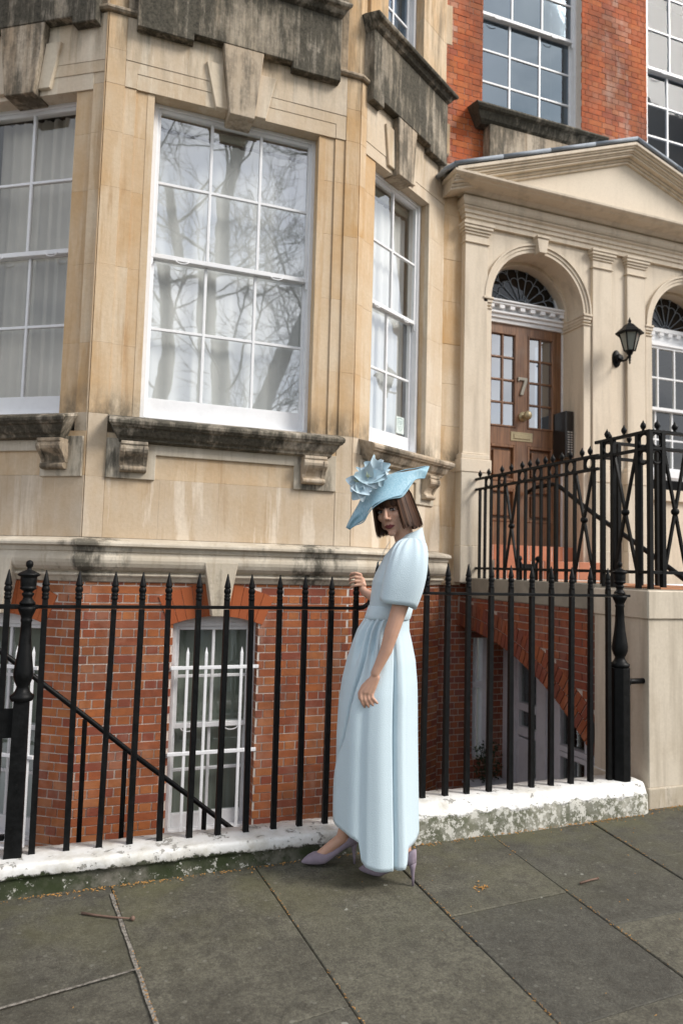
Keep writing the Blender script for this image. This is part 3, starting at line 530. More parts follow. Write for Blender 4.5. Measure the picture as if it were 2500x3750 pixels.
# left facet
stones(FL, [(-.014, -.004, 0), (-.104, -.014, -.010), (-.243, -.104, -.020)], ZJ, 'bath_stone', house); stones(FL, [(-LL, -1.11, -.02)], ZJ, 'bath_stone', house)
part('lintel', house, 'bath_stone_pale', lambda m: m.box(FL, -1.25, -.1041, -.14, -.0075, 4.93, 5.055), .0015); part('lintel', house, 'bath_stone_pale', lambda m: m.box(FL, -1.3, -.0145, -.14, -.004, 5.056, 5.145), .0015)
part('stone', house, 'bath_stone_pale', lambda m: m.box(FL, -.1035, -.0145, -.14, -.0105, 4.971, 5.0555))
part('reveal', house, 'bath_stone', lambda m: m.box(FL, -.2425, -.20, -.16, -.021, 2.53, 4.93))
stones(FL, [(-.014, -.004, 0)], [4.971, 5.51], 'bath_stone', house); stones(FL, [(-LL, -.80, -.002), (-.49, -.25, -.002), (-.25, -.014, -.002)], [5.146, 5.508], 'bath_stone_pale', house); part('stone', house, 'bath_stone_pale', lambda m: m.box(FL, -.80, -.49, -.1, -.006, 5.146, 5.508))
stones(FL, [(-LL, -.014, 0)], [5.56, 7.2], 'sooty_stone', house, d0=-.06)
apron(FL, -1.26, -1.02, -.865, -.485, -.258, -.06, -.80, -.55, house, dz=-.008)
stones(FL, [(-.50, -.004, 0), (-LL, -.50, 0)], [1.655, 2.085], 'stained_stone', house); stones(FL, [(-LL, -.62, -.004), (-.62, -.16, -.004), (-.16, -.004, 0)], [2.086, 2.40], 'bath_stone', house); stones(FL, [(-.10, -.004, 0)], [2.40, 2.531], 'sooty_stone', house)
part('corbel_plate', house, 'weathered_stone', lambda m: m.prism(FL, [(-.018, 2.075), (-.347, 2.075), (-.347, 2.258), (-1.02, 2.258), (-1.02, 2.075), (-1.34, 2.075), (-1.34, 2.36), (-.018, 2.36)], -.03, .018), .003)
bracket(FL, -.315, -.13, house); bracket(FL, -1.25, -1.07, house)
part('window_sill', house, 'black_stone', lambda m: m.prof(FL, SILL, -1.28, -.075, SINS), .004)['label'] = 'blackened sill of the left bay window'
sash(FL, -1.108, -.245, 2.53, 4.935, -.125, 2, 2, house, 'side_glass', lab='white sash window of the left bay facet with grey net curtain', mid=3.785, bot=.14, blind=blind_dark)
part('core', house, 'room_wall', lambda m: (m.add([FL.p(-LL, -.06, z) for z in (5.5, 8)] + [V((XL, YF + .06, z)) for z in (5.5, 8)] + [V((XR, YF + .06, z)) for z in (5.5, 8)] + [FRt.p(LR, -.06, z) for z in (5.5, 8)], [(0, 1, 3, 2), (2, 3, 5, 4)])))

# basement brickwork of the bay
def arch_keep(uc, hw=.313):
    def k(u, z):
        a = abs(u - uc); z = z
        if z < 1.06 or a > .42: return True
        side = hw + .028 + (.425 - hw - .028) * min(1, (z - 1.045) / .2) - .035
        return not (a < side and z < 1.225 + .10 * (1 - (a / .425) ** 2))
    return k
ZB0 = -1.3
def area_bay(fr, u0, u1, wu0, wu1, label):
    wall = part('brick_wall', house, 'mortar', lambda m: (m.box(fr, u0, wu0 - .0, -.30, 0, ZB0, 1.36), m.box(fr, wu1, u1, -.30, 0, ZB0, 1.36), m.box(fr, wu0, wu1, -.30, 0, 1.12, 1.36), m.box(fr, wu0, wu1, -.30, 0, ZB0, -.46)) if wu0 is not None else m.box(fr, u0, u1, -.30, 0, ZB0, 1.36)); wall['label'] = label
    if wu0 is None: brickwall(fr, u0, u1, ZB0, 1.345, [], None, wall, 'red_brick'); return wall
    uc = (wu0 + wu1) / 2; brickwall(fr, u0, u1, ZB0, 1.345, [(wu0, wu1, -.46, 1.12)], arch_keep(uc), wall, 'red_brick')
    n = 11; hw = (wu1 - wu0) / 2                                             # cambered gauged arch
    for i in range(n):
        if i == n // 2: continue
        def pt(t, top):
            if top: return (uc + t * .425, 1.245 + .10 * (1 - t * t))
            return (uc + t * (hw + .028), 1.045 + .065 * (1 - t * t))
        t0, t1 = -1 + 2 * i / n + .004, -1 + 2 * (i + 1) / n - .004
        if abs((t0 + t1) / 2) < .17: continue
        q = [pt(t0, 0), pt((t0 + t1) / 2, 0), pt(t1, 0), pt(t1, 1), pt((t0 + t1) / 2, 1), pt(t0, 1)]
        part('arch_voussoir', wall, 'arch_brick', lambda m: m.prism(fr, q, -.15, .0125))
    part('keystone', wall, 'weathered_stone', lambda m: m.prism(fr, [(uc - .053, 1.113), (uc + .053, 1.113), (uc + .122, 1.50), (uc - .122, 1.50)], -.16, .108), .004)
    for i in range(-8, 18):
        z0_ = i * .0603
        if z0_ > 1.03: continue
        for a_, b_ in ((wu0 - .04, wu0 + .003), (wu1 - .003, wu1 + .04)): part('reveal_brick', wall, 'red_brick', lambda m: m.box(fr, a_, b_, -.068 if i % 2 else -.07, -.003, z0_, z0_ + .0525))
    wnd = sash(fr, wu0 + .002, wu1 - .002, -.45, 1.06, -.085, 2, 2, house, 'area_glass', lab=label.replace('brick wall', 'white basement sash window behind white guard bars').replace('orange-red ', ''), mid=.31, bot=.10, wm='white_paint_old', blind=blind_area, behind='dark_room')
    part('head', wnd, 'white_paint_old', lambda m: m.box(fr, wu0, wu1, -.17, -.078, 1.03, 1.14)); part('window_sill', wall, 'white_paint_old', lambda m: m.prof(fr, [(-.1, -.45), (.05, -.47), (.05, -.53), (-.1, -.53)], wu0 - .04, wu1 + .04))
    return wall
area_bay(FF, XL, XR, .689, 1.315, 'orange-red brick wall of the front bay facet'); area_bay(FL, -LL, 0, -.893, -.267, 'orange-red brick wall of the left bay facet'); area_bay(FRt, 0, LR, None, None, 'brick wall of the right bay facet')
lay_bricks(BR_ALL, 300, lambda q: (q[3] > -.42 and (q[1] is FF or (q[1] is FL and q[2] > -.6) or (q[1] is FRt and q[2] > .5)))); 
for fr, u0, lab, us in ((FF, .689, 'white spiked guard bars on the front basement window', (.80, .933, 1.063, 1.193)), (FL, -.893, 'white spiked guard bars on the left basement window', (-.782, -.649, -.435, -.305))):
    t = thing('window_guard', lab, 'window bars', fr.p(u0 + .3, .02, -.3), 'guard bars on the basement windows')
    for u in us: part('guard_bar', t, 'white_paint', lambda m: m.tube([fr.p(u, .02, -.47), fr.p(u, .02, .80), fr.p(u, .02, .845), fr.p(u, .02, .888)], [.0135, .0135, .014, .001], 4, True, False, PI / 4))
    for z in (.742, .14): part('guard_rail', t, 'white_paint', lambda m: m.box(fr, u0 - .006, u0 + .632, .008, .032, z - .012, z + .012), .002)

# ------------------------------------------------------------------ upper brick wall over the porch
def P6(d): return d
BR2 = []
upper = part('brick_wall', house, 'mortar', lambda m: (m.box(FP, 3.19, 3.612, -.3, 0, 5.3, 8.3), m.box(FP, 4.832, 5.709, -.3, 0, 5.3, 8.3), m.box(FP, 3.612, 4.832, -.3, 0, 5.3, 6.06), m.box(FP, 5.709, 7.6, -.3, 0, 5.3, 5.9))); upper['label'] = 'bright orange-red brick wall above the porch roof'
def rub(u, z, mat):
    if 5.125 < u < 5.47 or u < 3.36: return 'pinkish_brick'
    return 'rubbed_brick'
for (a, b) in ((3.19, 3.612), (4.832, 5.709)): brickwall(FP, a, b, 5.30, 7.95, [], None, upper, 'rubbed_brick', course=.0623, joint=.0056, depth=.005, jit=.0008, matfn=rub, lst=BR2)
brickwall(FP, 3.612, 4.832, 5.30, 6.05, [], None, upper, 'rubbed_brick', course=.0623, joint=.0056, depth=.005, jit=.0008, matfn=rub, lst=BR2); brickwall(FP, 5.709, 7.3, 5.30, 5.9, [], None, upper, 'rubbed_brick', course=.0623, joint=.0056, depth=.005, jit=.0008, matfn=rub, lst=BR2)
lay_bricks(BR2, 0)
for a_, b_ in ((3.55, 3.611), (4.8325, 4.9)): part('reveal', upper, 'rubbed_brick', lambda m: m.box(FP, a_, b_, -.2, -.002, 6.06, 8.3))
for i, (z0, z1, ue) in enumerate(((5.56, 5.87, 3.253), (5.872, 6.29, 3.178), (6.292, 6.69, 3.178), (6.692, 7.105, 3.262), (7.107, 7.5, 3.178))): part('quoin', house, 'bath_stone', lambda m: m.box(FP, 3.05, ue, -.2, .010, z0, z1), .004)
sash(FP, 3.60, 4.845, 6.09, 8.5, -.105, 3, 3, house, 'upper_glass', lab='upper white sash window over the porch with smeared glass', mid=7.265, bot=.09, behind='dark_room')
sash(FP, 5.70, 7.1, 5.9, 8.6, -.02, 4, 3, house, 'corner_glass', lab='tall white sash window at the top right corner', mid=7.19, bot=.12, behind='room_wall', wm='white_paint')
part('window_sill', house, 'black_stone', lambda m: m.prof(FP, [(-.1, 6.10), (.0, 6.10), (.20, 6.055), (.215, 6.03), (.20, 6.005), (.17, 5.99), (.14, 5.93), (.10, 5.90), (-.02, 5.895)], 3.44, 5.02, [0, 0, 0, 0, .01, .03, .07, .10, .10]), .004)['label'] = 'soot-black stone sill above the porch roof'
part('sill_block', house, 'sooty_stone', lambda m: m.box(FP, 3.63, 4.86, -.05, .13, 5.40, 5.90), .004)
part('stone', house, 'bath_stone', lambda m: m.box(FP, 3.05, 3.44, -.1, -.004, 1.35, 5.56)); 
for z0, z1 in ((1.36, 1.9), (1.9, 2.42), (2.42, 2.86), (2.86, 3.27), (3.27, 3.66), (3.66, 4.08), (4.08, 4.5), (4.5, 4.95), (4.95, 5.558)): part('stone', house, 'bath_stone', lambda m: m.box(FP, 3.15, 3.44, -.05, random.uniform(-.001, .001), z0 + .001, z1 - .001), .003)

k = NB('plain_brickwork'); bt = k.n('ShaderNodeTexBrick'); mpp = k.n('ShaderNodeMapping'); mpp.inputs['Rotation'].default_value = (R(90), 0, 0); k.L(k.pos.outputs['Position'], mpp.inputs['Vector']); k.L(mpp.outputs['Vector'], bt.inputs['Vector'])
bt.inputs['Scale'].default_value = 1; bt.inputs['Brick Width'].default_value = .172; bt.inputs['Row Height'].default_value = .0603; bt.inputs['Mortar Size'].default_value = .005; bt.inputs['Color1'].default_value = (.34, .10, .038, 1); bt.inputs['Color2'].default_value = (.27, .075, .034, 1); bt.inputs['Mortar'].default_value = (.5, .42, .36, 1); k.fin(bt.outputs['Color'], .85, .2)
part('flank_wall', house, 'plain_brickwork', lambda m: m.box(Fr((0, PS.y, 0), (1, 0, 0), (0, -1, 0)), -9, PS.x + .02, -.3, -.001, -1.3, 8.3))['label'] = 'brick wall left of the bay'
part('flank_wall', house, 'plain_brickwork', lambda m: m.box(FP, 7.10, 14, -.3, -.003, -.1, 8.3))['label'] = 'brick wall right of the porch'

# ------------------------------------------------------------------ twin-arched portico
port = thing('portico', 'cream stucco portico with pediment, pilasters and two arched openings', 'portico', (5.27, 5.9, 1.42))
PY = Fr((0, 5.955, 0), (1, 0, 0), (0, -1, 0)); XC = 5.267
def arc(c, z, r, a0, a1, n): return [(c + r * math.cos(a0 + (a1 - a0) * i / n), z + r * math.sin(a0 + (a1 - a0) * i / n)) for i in range(n + 1)]
DC = 4.268; AR = .552; AZ = 4.165; WC = 2 * XC - DC
for c, lo in ((DC, 1.42), (WC, 2.36)):
    a, b = (3.42, XC) if c == DC else (XC, 7.11)
    l0 = 1.40 if lo < 2 else lo
    part('arch_wall', port, 'cream_stucco', lambda m: m.prism(PY, [(a, l0), (c - AR, l0)] + arc(c, AZ, AR, PI, 0, 28) + [(c + AR, l0), (b, l0), (b, 4.88), (a, 4.88)], -.10, -.034))
    if lo > 2: part('apron_wall', port, 'cream_stucco', lambda m: m.box(PY, a, b, -.10, -.034, 1.40, lo)); part('window_sill', port, 'white_paint', lambda m: m.box(PY, c - .62, c + .62, -.10, .06, 2.52, 2.60), .006); part('panel_mould', port, 'cream_stucco', lambda m: m.box(PY, c - .66, c + .66, -.05, .012, 2.28, 2.40), .005)
    # moulded archivolt and the deep soffit behind it
    for r0, r1, dd in ((AR - .001, AR + .034, -.018), (AR + .034, AR + .066, -.008), (AR + .066, AR + .088, .006)): part('archivolt', port, 'cream_stucco', lambda m: m.prism(PY, arc(c, AZ, r0, 0, PI, 36) + arc(c, AZ, r1, PI, 0, 36), -.06, dd), .002)
    part('soffit', port, 'cream_stucco', lambda m: (m.prism(PY, arc(c, AZ, AR + .002, 0, PI, 36) + arc(c, AZ, AR + .10, PI, 0, 36), -.42, -.06), m.box(PY, c - AR - .1, c - AR - .002, -.42, -.06, lo, AZ), m.box(PY, c + AR + .002, c + AR + .1, -.42, -.06, lo, AZ)))
    part('soffit_rib', port, 'cream_stucco', lambda m: m.prism(PY, arc(c, AZ, AR - .03, 0, PI, 36) + arc(c, AZ, AR + .01, PI, 0, 36), -.40, -.26), .003)
    part('keystone', port, 'cream_stucco', lambda m: (m.prism(PY, [(c - .045, 4.70), (c + .045, 4.70), (c + .07, 4.85), (c - .07, 4.85)], -.05, .05), m.box(PY, c - .078, c + .078, -.05, .062, 4.848, 4.872)), .004)
    for s in (-1, 1):
        x = c + s * (AR + .042); part('impost', port, 'cream_stucco', lambda m: (m.box(PY, x - .062, x + .05, -.40, .012, 4.148, 4.17), m.box(PY, x - .056, x + .046, -.40, -.0, 4.115, 4.148), m.box(PY, x - .05, x + .044, -.40, -.012, 4.09, 4.115), m.box(PY, x - .054, x + .046, -.40, -.004, 4.055, 4.068)), .003)
        part('inner_pier', port, 'cream_stucco', lambda m: m.box(PY, x - .044, x + .044, -.05, -.016, lo, 4.056), .003)
for x0, x1 in ((3.407, 3.662), (4.922, 5.165), (5.369, 5.612), (6.872, 7.127)):
    p_ = part('pilaster', port, 'cream_stucco', lambda m: m.box(PY, x0, x1, -.09, 0, 2.60, 4.88), .003)
    part('capital', p_, 'cream_stucco', lambda m: (m.box(PY, x0 - .042, x1 + .042, -.09, .050, 4.845, 4.872), m.box(PY, x0 - .034, x1 + .034, -.09, .040, 4.815, 4.845), m.box(PY, x0 - .022, x1 + .022, -.09, .026, 4.79, 4.815), m.box(PY, x0 - .010, x1 + .010, -.09, .012, 4.765, 4.79), m.box(PY, x0 - .014, x1 + .014, -.09, .016, 4.678, 4.692)), .003)
    part('base', p_, 'cream_stucco', lambda m: (m.box(PY, x0 - .012, x1 + .012, -.09, .014, 2.595, 2.612), m.box(PY, x0 - .028, x1 + .028, -.09, .028, 2.548, 2.595), m.box(PY, x0 - .040, x1 + .040, -.09, .042, 2.42, 2.548)), .006)
    part('pedestal', p_, 'cream_stucco_dirty', lambda m: (m.box(PY, x0 - .032, x1 + .032, -.14, .036, 1.72, 2.42), m.box(PY, x0 - .038, x1 + .038, -.16, .048, 1.376, 1.72)), .005)
e0, e1 = 3.407, 7.127
ENT = [(-.12, 4.872), (0, 4.872), (0, 4.922), (.014, 4.926), (.014, 4.962), (.028, 4.966), (.028, 4.998), (.040, 5.006), (.050, 5.014), (.050, 5.022), (.020, 5.026), (.042, 5.040), (.056, 5.062), (.062, 5.085), (.056, 5.110), (.042, 5.130), (.022, 5.142), (.05, 5.146), (.062, 5.156), (.085, 5.174), (.10, 5.178), (.20, 5.186), (.215, 5.194), (.245, 5.200), (.262, 5.212), (.264, 5.232), (.10, 5.25), (-.12, 5.25)]
part('entablature', port, 'cream_stucco', lambda m: m.sweep(ENT, [(e0, YS + .06), (e0, 5.955), (e1, 5.955), (e1, YS + .06)]))['label'] = 'moulded entablature with rounded frieze and projecting cornice'
part('tympanum', port, 'tympanum_paint', lambda m: m.prism(PY, [(e0 - .1, 5.24), (e1 + .1, 5.24), (XC, 5.86)], -.06, .10))
sl = .352
def rake(o0, o1, d0, d1):
    w_ = 2.10; h0, h1 = 6.02 - o0 * 1.06, 6.02 - o1 * 1.06
    return lambda m: m.prism(PY, [(XC - w_, h0 - w_ * sl), (XC, h0), (XC + w_, h0 - w_ * sl), (XC + w_, h1 - w_ * sl), (XC, h1), (XC - w_, h1 - w_ * sl)], d0, d1)
for o0, o1, dd in ((.028, .062, .262), (.062, .078, .245), (.078, .10, .225), (.10, .115, .205), (.115, .135, .19), (.135, .160, .145), (.160, .185, .125)): part('raking_cornice', port, 'cream_stucco', rake(o0, o1, -.05, dd), .004)
for s in (-1, 1):
    for i in range(4):
        a, b = i * .54, min((i + 1) * .54 - .006, 2.13); part('lead_flashing', port, 'lead', lambda m: m.tube([(XC + s * a, 5.955 - .262, 6.022 - a * sl), (XC + s * b, 5.955 - .262, 6.022 - b * sl)], .021, 8)); part('lead_sheet', port, 'lead', lambda m: m.add([(XC + s * a, 5.69, 6.035 - a * sl), (XC + s * b, 5.69, 6.035 - b * sl), (XC + s * b, 6.03, 6.06 - b * sl), (XC + s * a, 6.03, 6.06 - a * sl)], [(0, 1, 2, 3)]))
part('gutter', port, 'lead', lambda m: m.tube([(3.15, 5.70, 5.272), (3.10, 5.80, 5.26), (3.08, 5.95, 5.25)], .024, 8)); part('gutter_stone', port, 'sooty_stone', lambda m: m.box(PY, 3.10, 3.42, -.06, .02, 5.26, 5.42), .02, 2)
part('gutter_return', port, 'cream_stucco_dirty', lambda m: m.box(PY, 3.17, 3.40, -.02, .24, 5.19, 5.262), .02, 2)
# door number 7 behind the left arch
DY = Fr((0, 6.34, 0), (1, 0, 0), (0, -1, 0)); dx0, dx1 = 3.828, 4.812; dc = 4.32
part('door_frame', port, 'white_paint_old', lambda m: (m.box(DY, dx1, dx1 + .10, -.06, .03, 1.75, 4.10), m.box(DY, dx0 - .10, dx0, -.06, .03, 1.75, 4.10), m.box(DY, dx0, dx1, -.06, .03, 4.075, 4.12)), .004)
part('transom', port, 'white_paint', lambda m: (m.box(DY, 3.70, 4.94, -.02, .05, 4.12, 4.16), m.box(DY, 3.69, 4.95, -.02, .075, 4.16, 4.185), m.box(DY, 3.67, 4.97, -.02, .10, 4.245, 4.27), m.box(DY, 3.66, 4.98, -.02, .115, 4.27, 4.292)), .004)
for i in range(10): part('dentil', port, 'white_paint', lambda m: m.box(DY, 3.74 + i * .125, 3.80 + i * .125, .0, .092, 4.205, 4.245), .002)
part('transom_bed', port, 'white_paint_old', lambda m: m.box(DY, 3.70, 4.94, -.02, .045, 4.185, 4.246))
def fan(c, par, z, r, fr):
    part('fan_frame', par, 'white_paint', lambda m: (m.prism(fr, arc(c, z, r, 0, PI, 32) + arc(c, z, r + .034, PI, 0, 32), -.02, .02), m.prism(fr, arc(c, z, r + .034, 0, PI, 32) + arc(c, z, r + .07, PI, 0, 32), -.02, .05)), .003)
    n = 9
    for i in range(n):
        a0, a1 = PI * i / n + .012, PI * (i + 1) / n - .012; part('fan_pane', par, 'fan_glass', lambda m: m.add([fr.p(c + r * .0 * math.cos(a0), -.004, z)] + [fr.p(c + q[0] - c, -.004 + random.gauss(0, .0015), q[1]) for q in arc(c, z, r, a0, a1, 4)], [(0, 1, 2, 3, 4, 5)]))
    part('fan_leading', par, 'lead', lambda m: [m.tube([fr.p(c + r * .17 * math.cos(t), .004, z + r * .17 * math.sin(t)), fr.p(c + r * math.cos(t), .004, z + r * math.sin(t))], .005, 5) for t in np.linspace(0, PI, n + 1)] + [m.tube([fr.p(x, .004, y) for x, y in arc(c, z, r * .17, 0, PI, 12)], .005, 5)] + [m.tube([fr.p(x, .004, y) for x, y in arc(c + r * .62 * math.cos(t), z + r * .62 * math.sin(t), r * .115, t - PI / 2, t + PI / 2, 8)], .0045, 5) for t in (np.arange(n) + .5) * PI / n] + [m.tube([fr.p(x, .004, y) for x, y in arc(c + r * .86 * math.cos(t), z + r * .86 * math.sin(t), r * .13, t - PI / 2, t + PI / 2, 8)], .0045, 5) for t in (np.arange(n) + .5) * PI / n])
    part('fan_dark', par, 'dark_room', lambda m: m.box(fr, c - 1.0, c + 1.0, -.30, -.26, z - .3, z + .9))  # added dark sheet, shade of the missing interior put into its colour
fan(dc - .01, port, 4.292, .43, DY)
door = part('door', port, 'oak_door', lambda m: (m.box(DY, dx0, dx0 + .095, -.03, .010, 1.76, 4.075), m.box(DY, dx1 - .095, dx1, -.03, .010, 1.76, 4.075), m.box(DY, dc - .070, dc + .070, -.03, .008, 1.76, 4.075), m.box(DY, dx0 + .09, dx1 - .09, -.03, .006, 3.985, 4.075), m.box(DY, dx0 + .09, dx1 - .09, -.03, .007, 2.80, 2.985), m.box(DY, dx0 + .09, dx1 - .09, -.03, .006, 1.76, 2.0), m.box(DY, dx0, dx1, -.045, -.030, 1.76, 2.99)), .003); door['label'] = 'varnished oak front door numbered 7 with eight-paned glazing'
for a, b in ((dx0 + .095, dc - .070), (dc + .070, dx1 - .095)):
    mid_ = (a + b) / 2
    part('bead', door, 'oak_door', lambda m: (m.box(DY, a, a + .02, -.02, .016, 2.985, 3.985), m.box(DY, b - .02, b, -.02, .016, 2.985, 3.985), m.box(DY, a + .02, b - .02, -.02, .016, 2.985, 3.005), m.box(DY, a + .02, b - .02, -.02, .016, 3.965, 3.985)), .004)
    part('glazing_bar', door, 'oak_door', lambda m: m.box(DY, mid_ - .011, mid_ + .011, -.03, .004, 3.0, 3.97), .003)
    for i in range(1, 4): z = 3.005 + .24 * i; part('glazing_bar', door, 'oak_door', lambda m: m.box(DY, a + .02, b - .02, -.03, .003, z - .010, z + .010), .003)
    for x0, x1 in ((a + .02, mid_ - .011), (mid_ + .011, b - .02)):
        for i in range(4): t1 = random.gauss(0, .0018); part('pane', door, 'door_glass', lambda m: m.add([DY.p(x0, -.015 + t1, 3.005 + .24 * i), DY.p(x1, -.015 - t1, 3.005 + .24 * i), DY.p(x1, -.015 - t1, 3.245 + .24 * i), DY.p(x0, -.015 + t1, 3.245 + .24 * i)], [(0, 1, 2, 3)]))
    for z0, z1 in ((2.42, 2.80), (2.0, 2.34)):
        part('door_panel', door, 'oak_door', lambda m: (m.box(DY, a, a + .03, -.03, .014, z0, z1), m.box(DY, b - .03, b, -.03, .014, z0, z1), m.box(DY, a + .03, b - .03, -.03, .014, z0, z0 + .03), m.box(DY, a + .03, b - .03, -.03, .014, z1 - .03, z1), m.box(DY, a + .06, b - .06, -.03, .004, z0 + .06, z1 - .06)), .006)
    part('door_rail', door, 'oak_door', lambda m: m.box(DY, a, b, -.03, .005, 2.34, 2.42), .003)
part('door_dark', door, 'dark_room', lambda m: m.box(DY, dx0, dx1, -.5, -.46, 1.8, 4.1))  # dark sheet painted as the unlit hall behind the door panes
part('numeral', door, 'numeral_metal', lambda m: m.prism(DY, [(dc - .058, 3.525), (dc + .058, 3.525), (dc + .058, 3.490), (dc + .018, 3.375), (dc + .008, 3.335), (dc - .032, 3.335), (dc - .022, 3.375), (dc + .016, 3.482), (dc + .018, 3.493), (dc - .040, 3.493), (dc - .042, 3.480), (dc - .058, 3.480)], .008, .028), .004)
part('knob', door, 'brass', lambda m: (m.tube([DY.p(dc + .012, .008, 3.11), DY.p(dc + .012, .02, 3.11)], .052, 20), m.tube([DY.p(dc + .012, .02, 3.11), DY.p(dc + .012, .07, 3.11)], .022, 16), m.ball(DY.p(dc + .012, .10, 3.11), .046, 18, 12, (1, .8, 1))))
part('letter_plate', door, 'brass', lambda m: (m.box(DY, dc - .135, dc + .135, .006, .014, 2.845, 2.945), m.box(DY, dc - .10, dc + .10, .012, .022, 2.87, 2.92)), .004)
for z0, z1, yy in ((1.60, 1.752, .22), (1.42, 1.60, .46)):
    stp = part('door_step', port, 'mortar', lambda m: m.box(DY, 3.72, 4.98, -.05, yy - .004, z0 - .02, z1 - .004))
    for i in range(9): part('step_tile', stp, 'terracotta', lambda m: m.box(DY, 3.722 + i * .139, 3.855 + i * .139, -.05, yy, z0 + .004, z1), .004)
# window behind the right arch
part('window_bed', port, 'white_paint', lambda m: (m.box(DY, WC - .56, WC + .56, -.02, .05, 4.10, 4.16), m.box(DY, WC - .6, WC + .6, -.02, .09, 4.245, 4.292), m.box(DY, WC - .58, WC + .58, -.02, .05, 4.16, 4.246)), .004)
for i in range(9): part('dentil', port, 'white_paint', lambda m: m.box(DY, WC - .54 + i * .125, WC - .48 + i * .125, .0, .085, 4.205, 4.245), .002)
fan(WC, port, 4.292, .43, DY)
sash(Fr((0, 6.20, 0), (1, 0, 0), (0, -1, 0)), WC - .54, WC + .54, 2.60, 4.09, -.0, 4, 2, port, 'area_glass', lab='white sash window with dark panes behind the right arch', mid=3.345, bot=.06, behind='dark_room', lifts=False)
# lantern and entry panel
lt = thing('wall_lantern', 'black hexagonal glass lantern on the pilaster pair by the door', 'lantern', (5.235, 5.7, 3.7)); lx, ly = 5.168, 5.70
part('backplate', lt, 'black_iron', lambda m: (m.ball((5.25, 5.955 + .03, 3.755), .075, 16, 10, (.75, .35, 1.25)), m.tube([(5.25, 5.96, 3.75), (5.25, 5.93, 3.75)], .045, 14)))
part('arm', lt, 'black_iron', lambda m: m.tube([(5.25, 5.94, 3.74), (5.235, 5.87, 3.70), (5.21, 5.79, 3.69), (lx + .01, ly + .03, 3.70), (lx, ly, 3.71)], .012, 8))
part('finial', lt, 'black_iron', lambda m: m.lathe((lx, ly, 0), [(.003, 3.615), (.011, 3.63), (.006, 3.642), (.014, 3.655), (.009, 3.668), (.016, 3.685), (.012, 3.70), (.03, 3.722), (.034, 3.74), (.042, 3.748)], 12))
for i in range(6):
    a0, a1 = PI / 6 + i * PI / 3, PI / 6 + (i + 1) * PI / 3; ca = lambda a, r_: (lx + r_ * math.cos(a), ly + r_ * math.sin(a))
    part('lantern_pane', lt, 'lamp_glass', lambda m: m.add([(*ca(a0, .050), 3.752), (*ca(a1, .050), 3.752), (*ca(a1, .100), 3.93), (*ca(a0, .100), 3.93)], [(0, 1, 2, 3)])); part('lantern_bar', lt, 'black_iron', lambda m: m.tube([(*ca(a0, .052), 3.748), (*ca(a0, .103), 3.935)], .0065, 6))
part('lantern_roof', lt, 'black_iron', lambda m: m.lathe((lx, ly, 0), [(.14, 3.925), (.142, 3.938), (.128, 3.945), (.10, 3.972), (.078, 3.99), (.06, 4.012), (.034, 4.03), (.02, 4.036), (.013, 4.05), (.018, 4.062), (.010, 4.075), (.003, 4.10)], 6, False, PI / 6)); part('bulb', lt, 'bulb', lambda m: m.tube([(lx, ly, 3.76), (lx, ly, 3.86)], .018, 10)); part('lantern_floor', lt, 'black_iron', lambda m: m.lathe((lx, ly, 0), [(.045, 3.745), (.055, 3.75), (.05, 3.756)], 6, False, PI / 6))
ic = thing('entry_panel', 'dark entry phone panel with two columns of buttons right of the door', 'entry phone', (4.75, 6.1, 2.7)); IY = Fr((0, 6.15, 0), (1, 0, 0), (0, -1, 0))
part('casing', ic, 'black_panel', lambda m: m.box(IY, 4.715, 4.815, -.2, .03, 2.685, 3.175), .006)
for i in range(9):
    for j in (0, 1): part('button', ic, 'steel_button', lambda m: m.box(IY, 4.735 + j * .038, 4.762 + j * .038, .028, .037, 2.735 + i * .026, 2.750 + i * .026), .002)

# ------------------------------------------------------------------ entrance terrace, its half-arch and pier
XW = 3.458; LW = Fr((XW, 0, 0), (0, 1, 0), (-1, 0, 0)); PF = Fr((0, 3.658, 0), (1, 0, 0), (0, -1, 0))
ter = thing('entrance_terrace', 'entrance terrace carried on a brick half-arch with a cream rendered pier', 'terrace', (3.6, 4.8, 0))
part('coping', ter, 'concrete', lambda m: m.box(LW, 4.168, 5.90, -.30, .006, 1.236, 1.420), .006)
pier = part('pier', ter, 'cream_stucco_dirty', lambda m: m.box(LW, 3.658, 4.168, -1.6, 0, .155, 1.212), .004); pier['label'] = 'cream rendered pier at the street end of the terrace'
part('pier_cap', pier, 'cream_stucco_dirty', lambda m: m.box(LW, 3.645, 4.166, -1.6, .013, 1.210, 1.396), .008); part('pier_plinth', pier, 'weathered_stone', lambda m: m.box(LW, 3.650, 4.19, -1.6, .010, -.25, .157), .010, 2)
part('pier_base', pier, 'white_paint_old', lambda m: m.box(LW, 3.80, 4.20, -.3, .004, -1.3, .16))
tf = part('terrace_floor', ter, 'concrete', lambda m: m.box(LW, 3.68, 5.90, -1.15, -.02, 1.28, 1.402))
for i in range(5):
    for j in range(9): part('floor_tile', tf, 'step_tile', lambda m: m.box(LW, 3.70 + j * .245, 3.94 + j * .245, -.34 - i * .2, -.145 - i * .2, 1.40, 1.414 + random.uniform(-.001, .001)), .002)
IN = [(6.10, .970), (5.827, .948), (5.456, .884), (5.14, .793), (4.805, .655), (4.591, .535), (4.40, .405), (4.246, .288), (4.168, .222)]
def interp(pts, n):
    P = np.array(pts); d = np.r_[0, np.cumsum(np.hypot(*np.diff(P, axis=0).T))]; s_ = np.linspace(0, d[-1], n * 6 + 1); q = np.c_[np.interp(s_, d, P[:, 0]), np.interp(s_, d, P[:, 1])]
    for _ in range(30): q[1:-1] = .5 * q[1:-1] + .25 * (q[:-2] + q[2:])
    return q
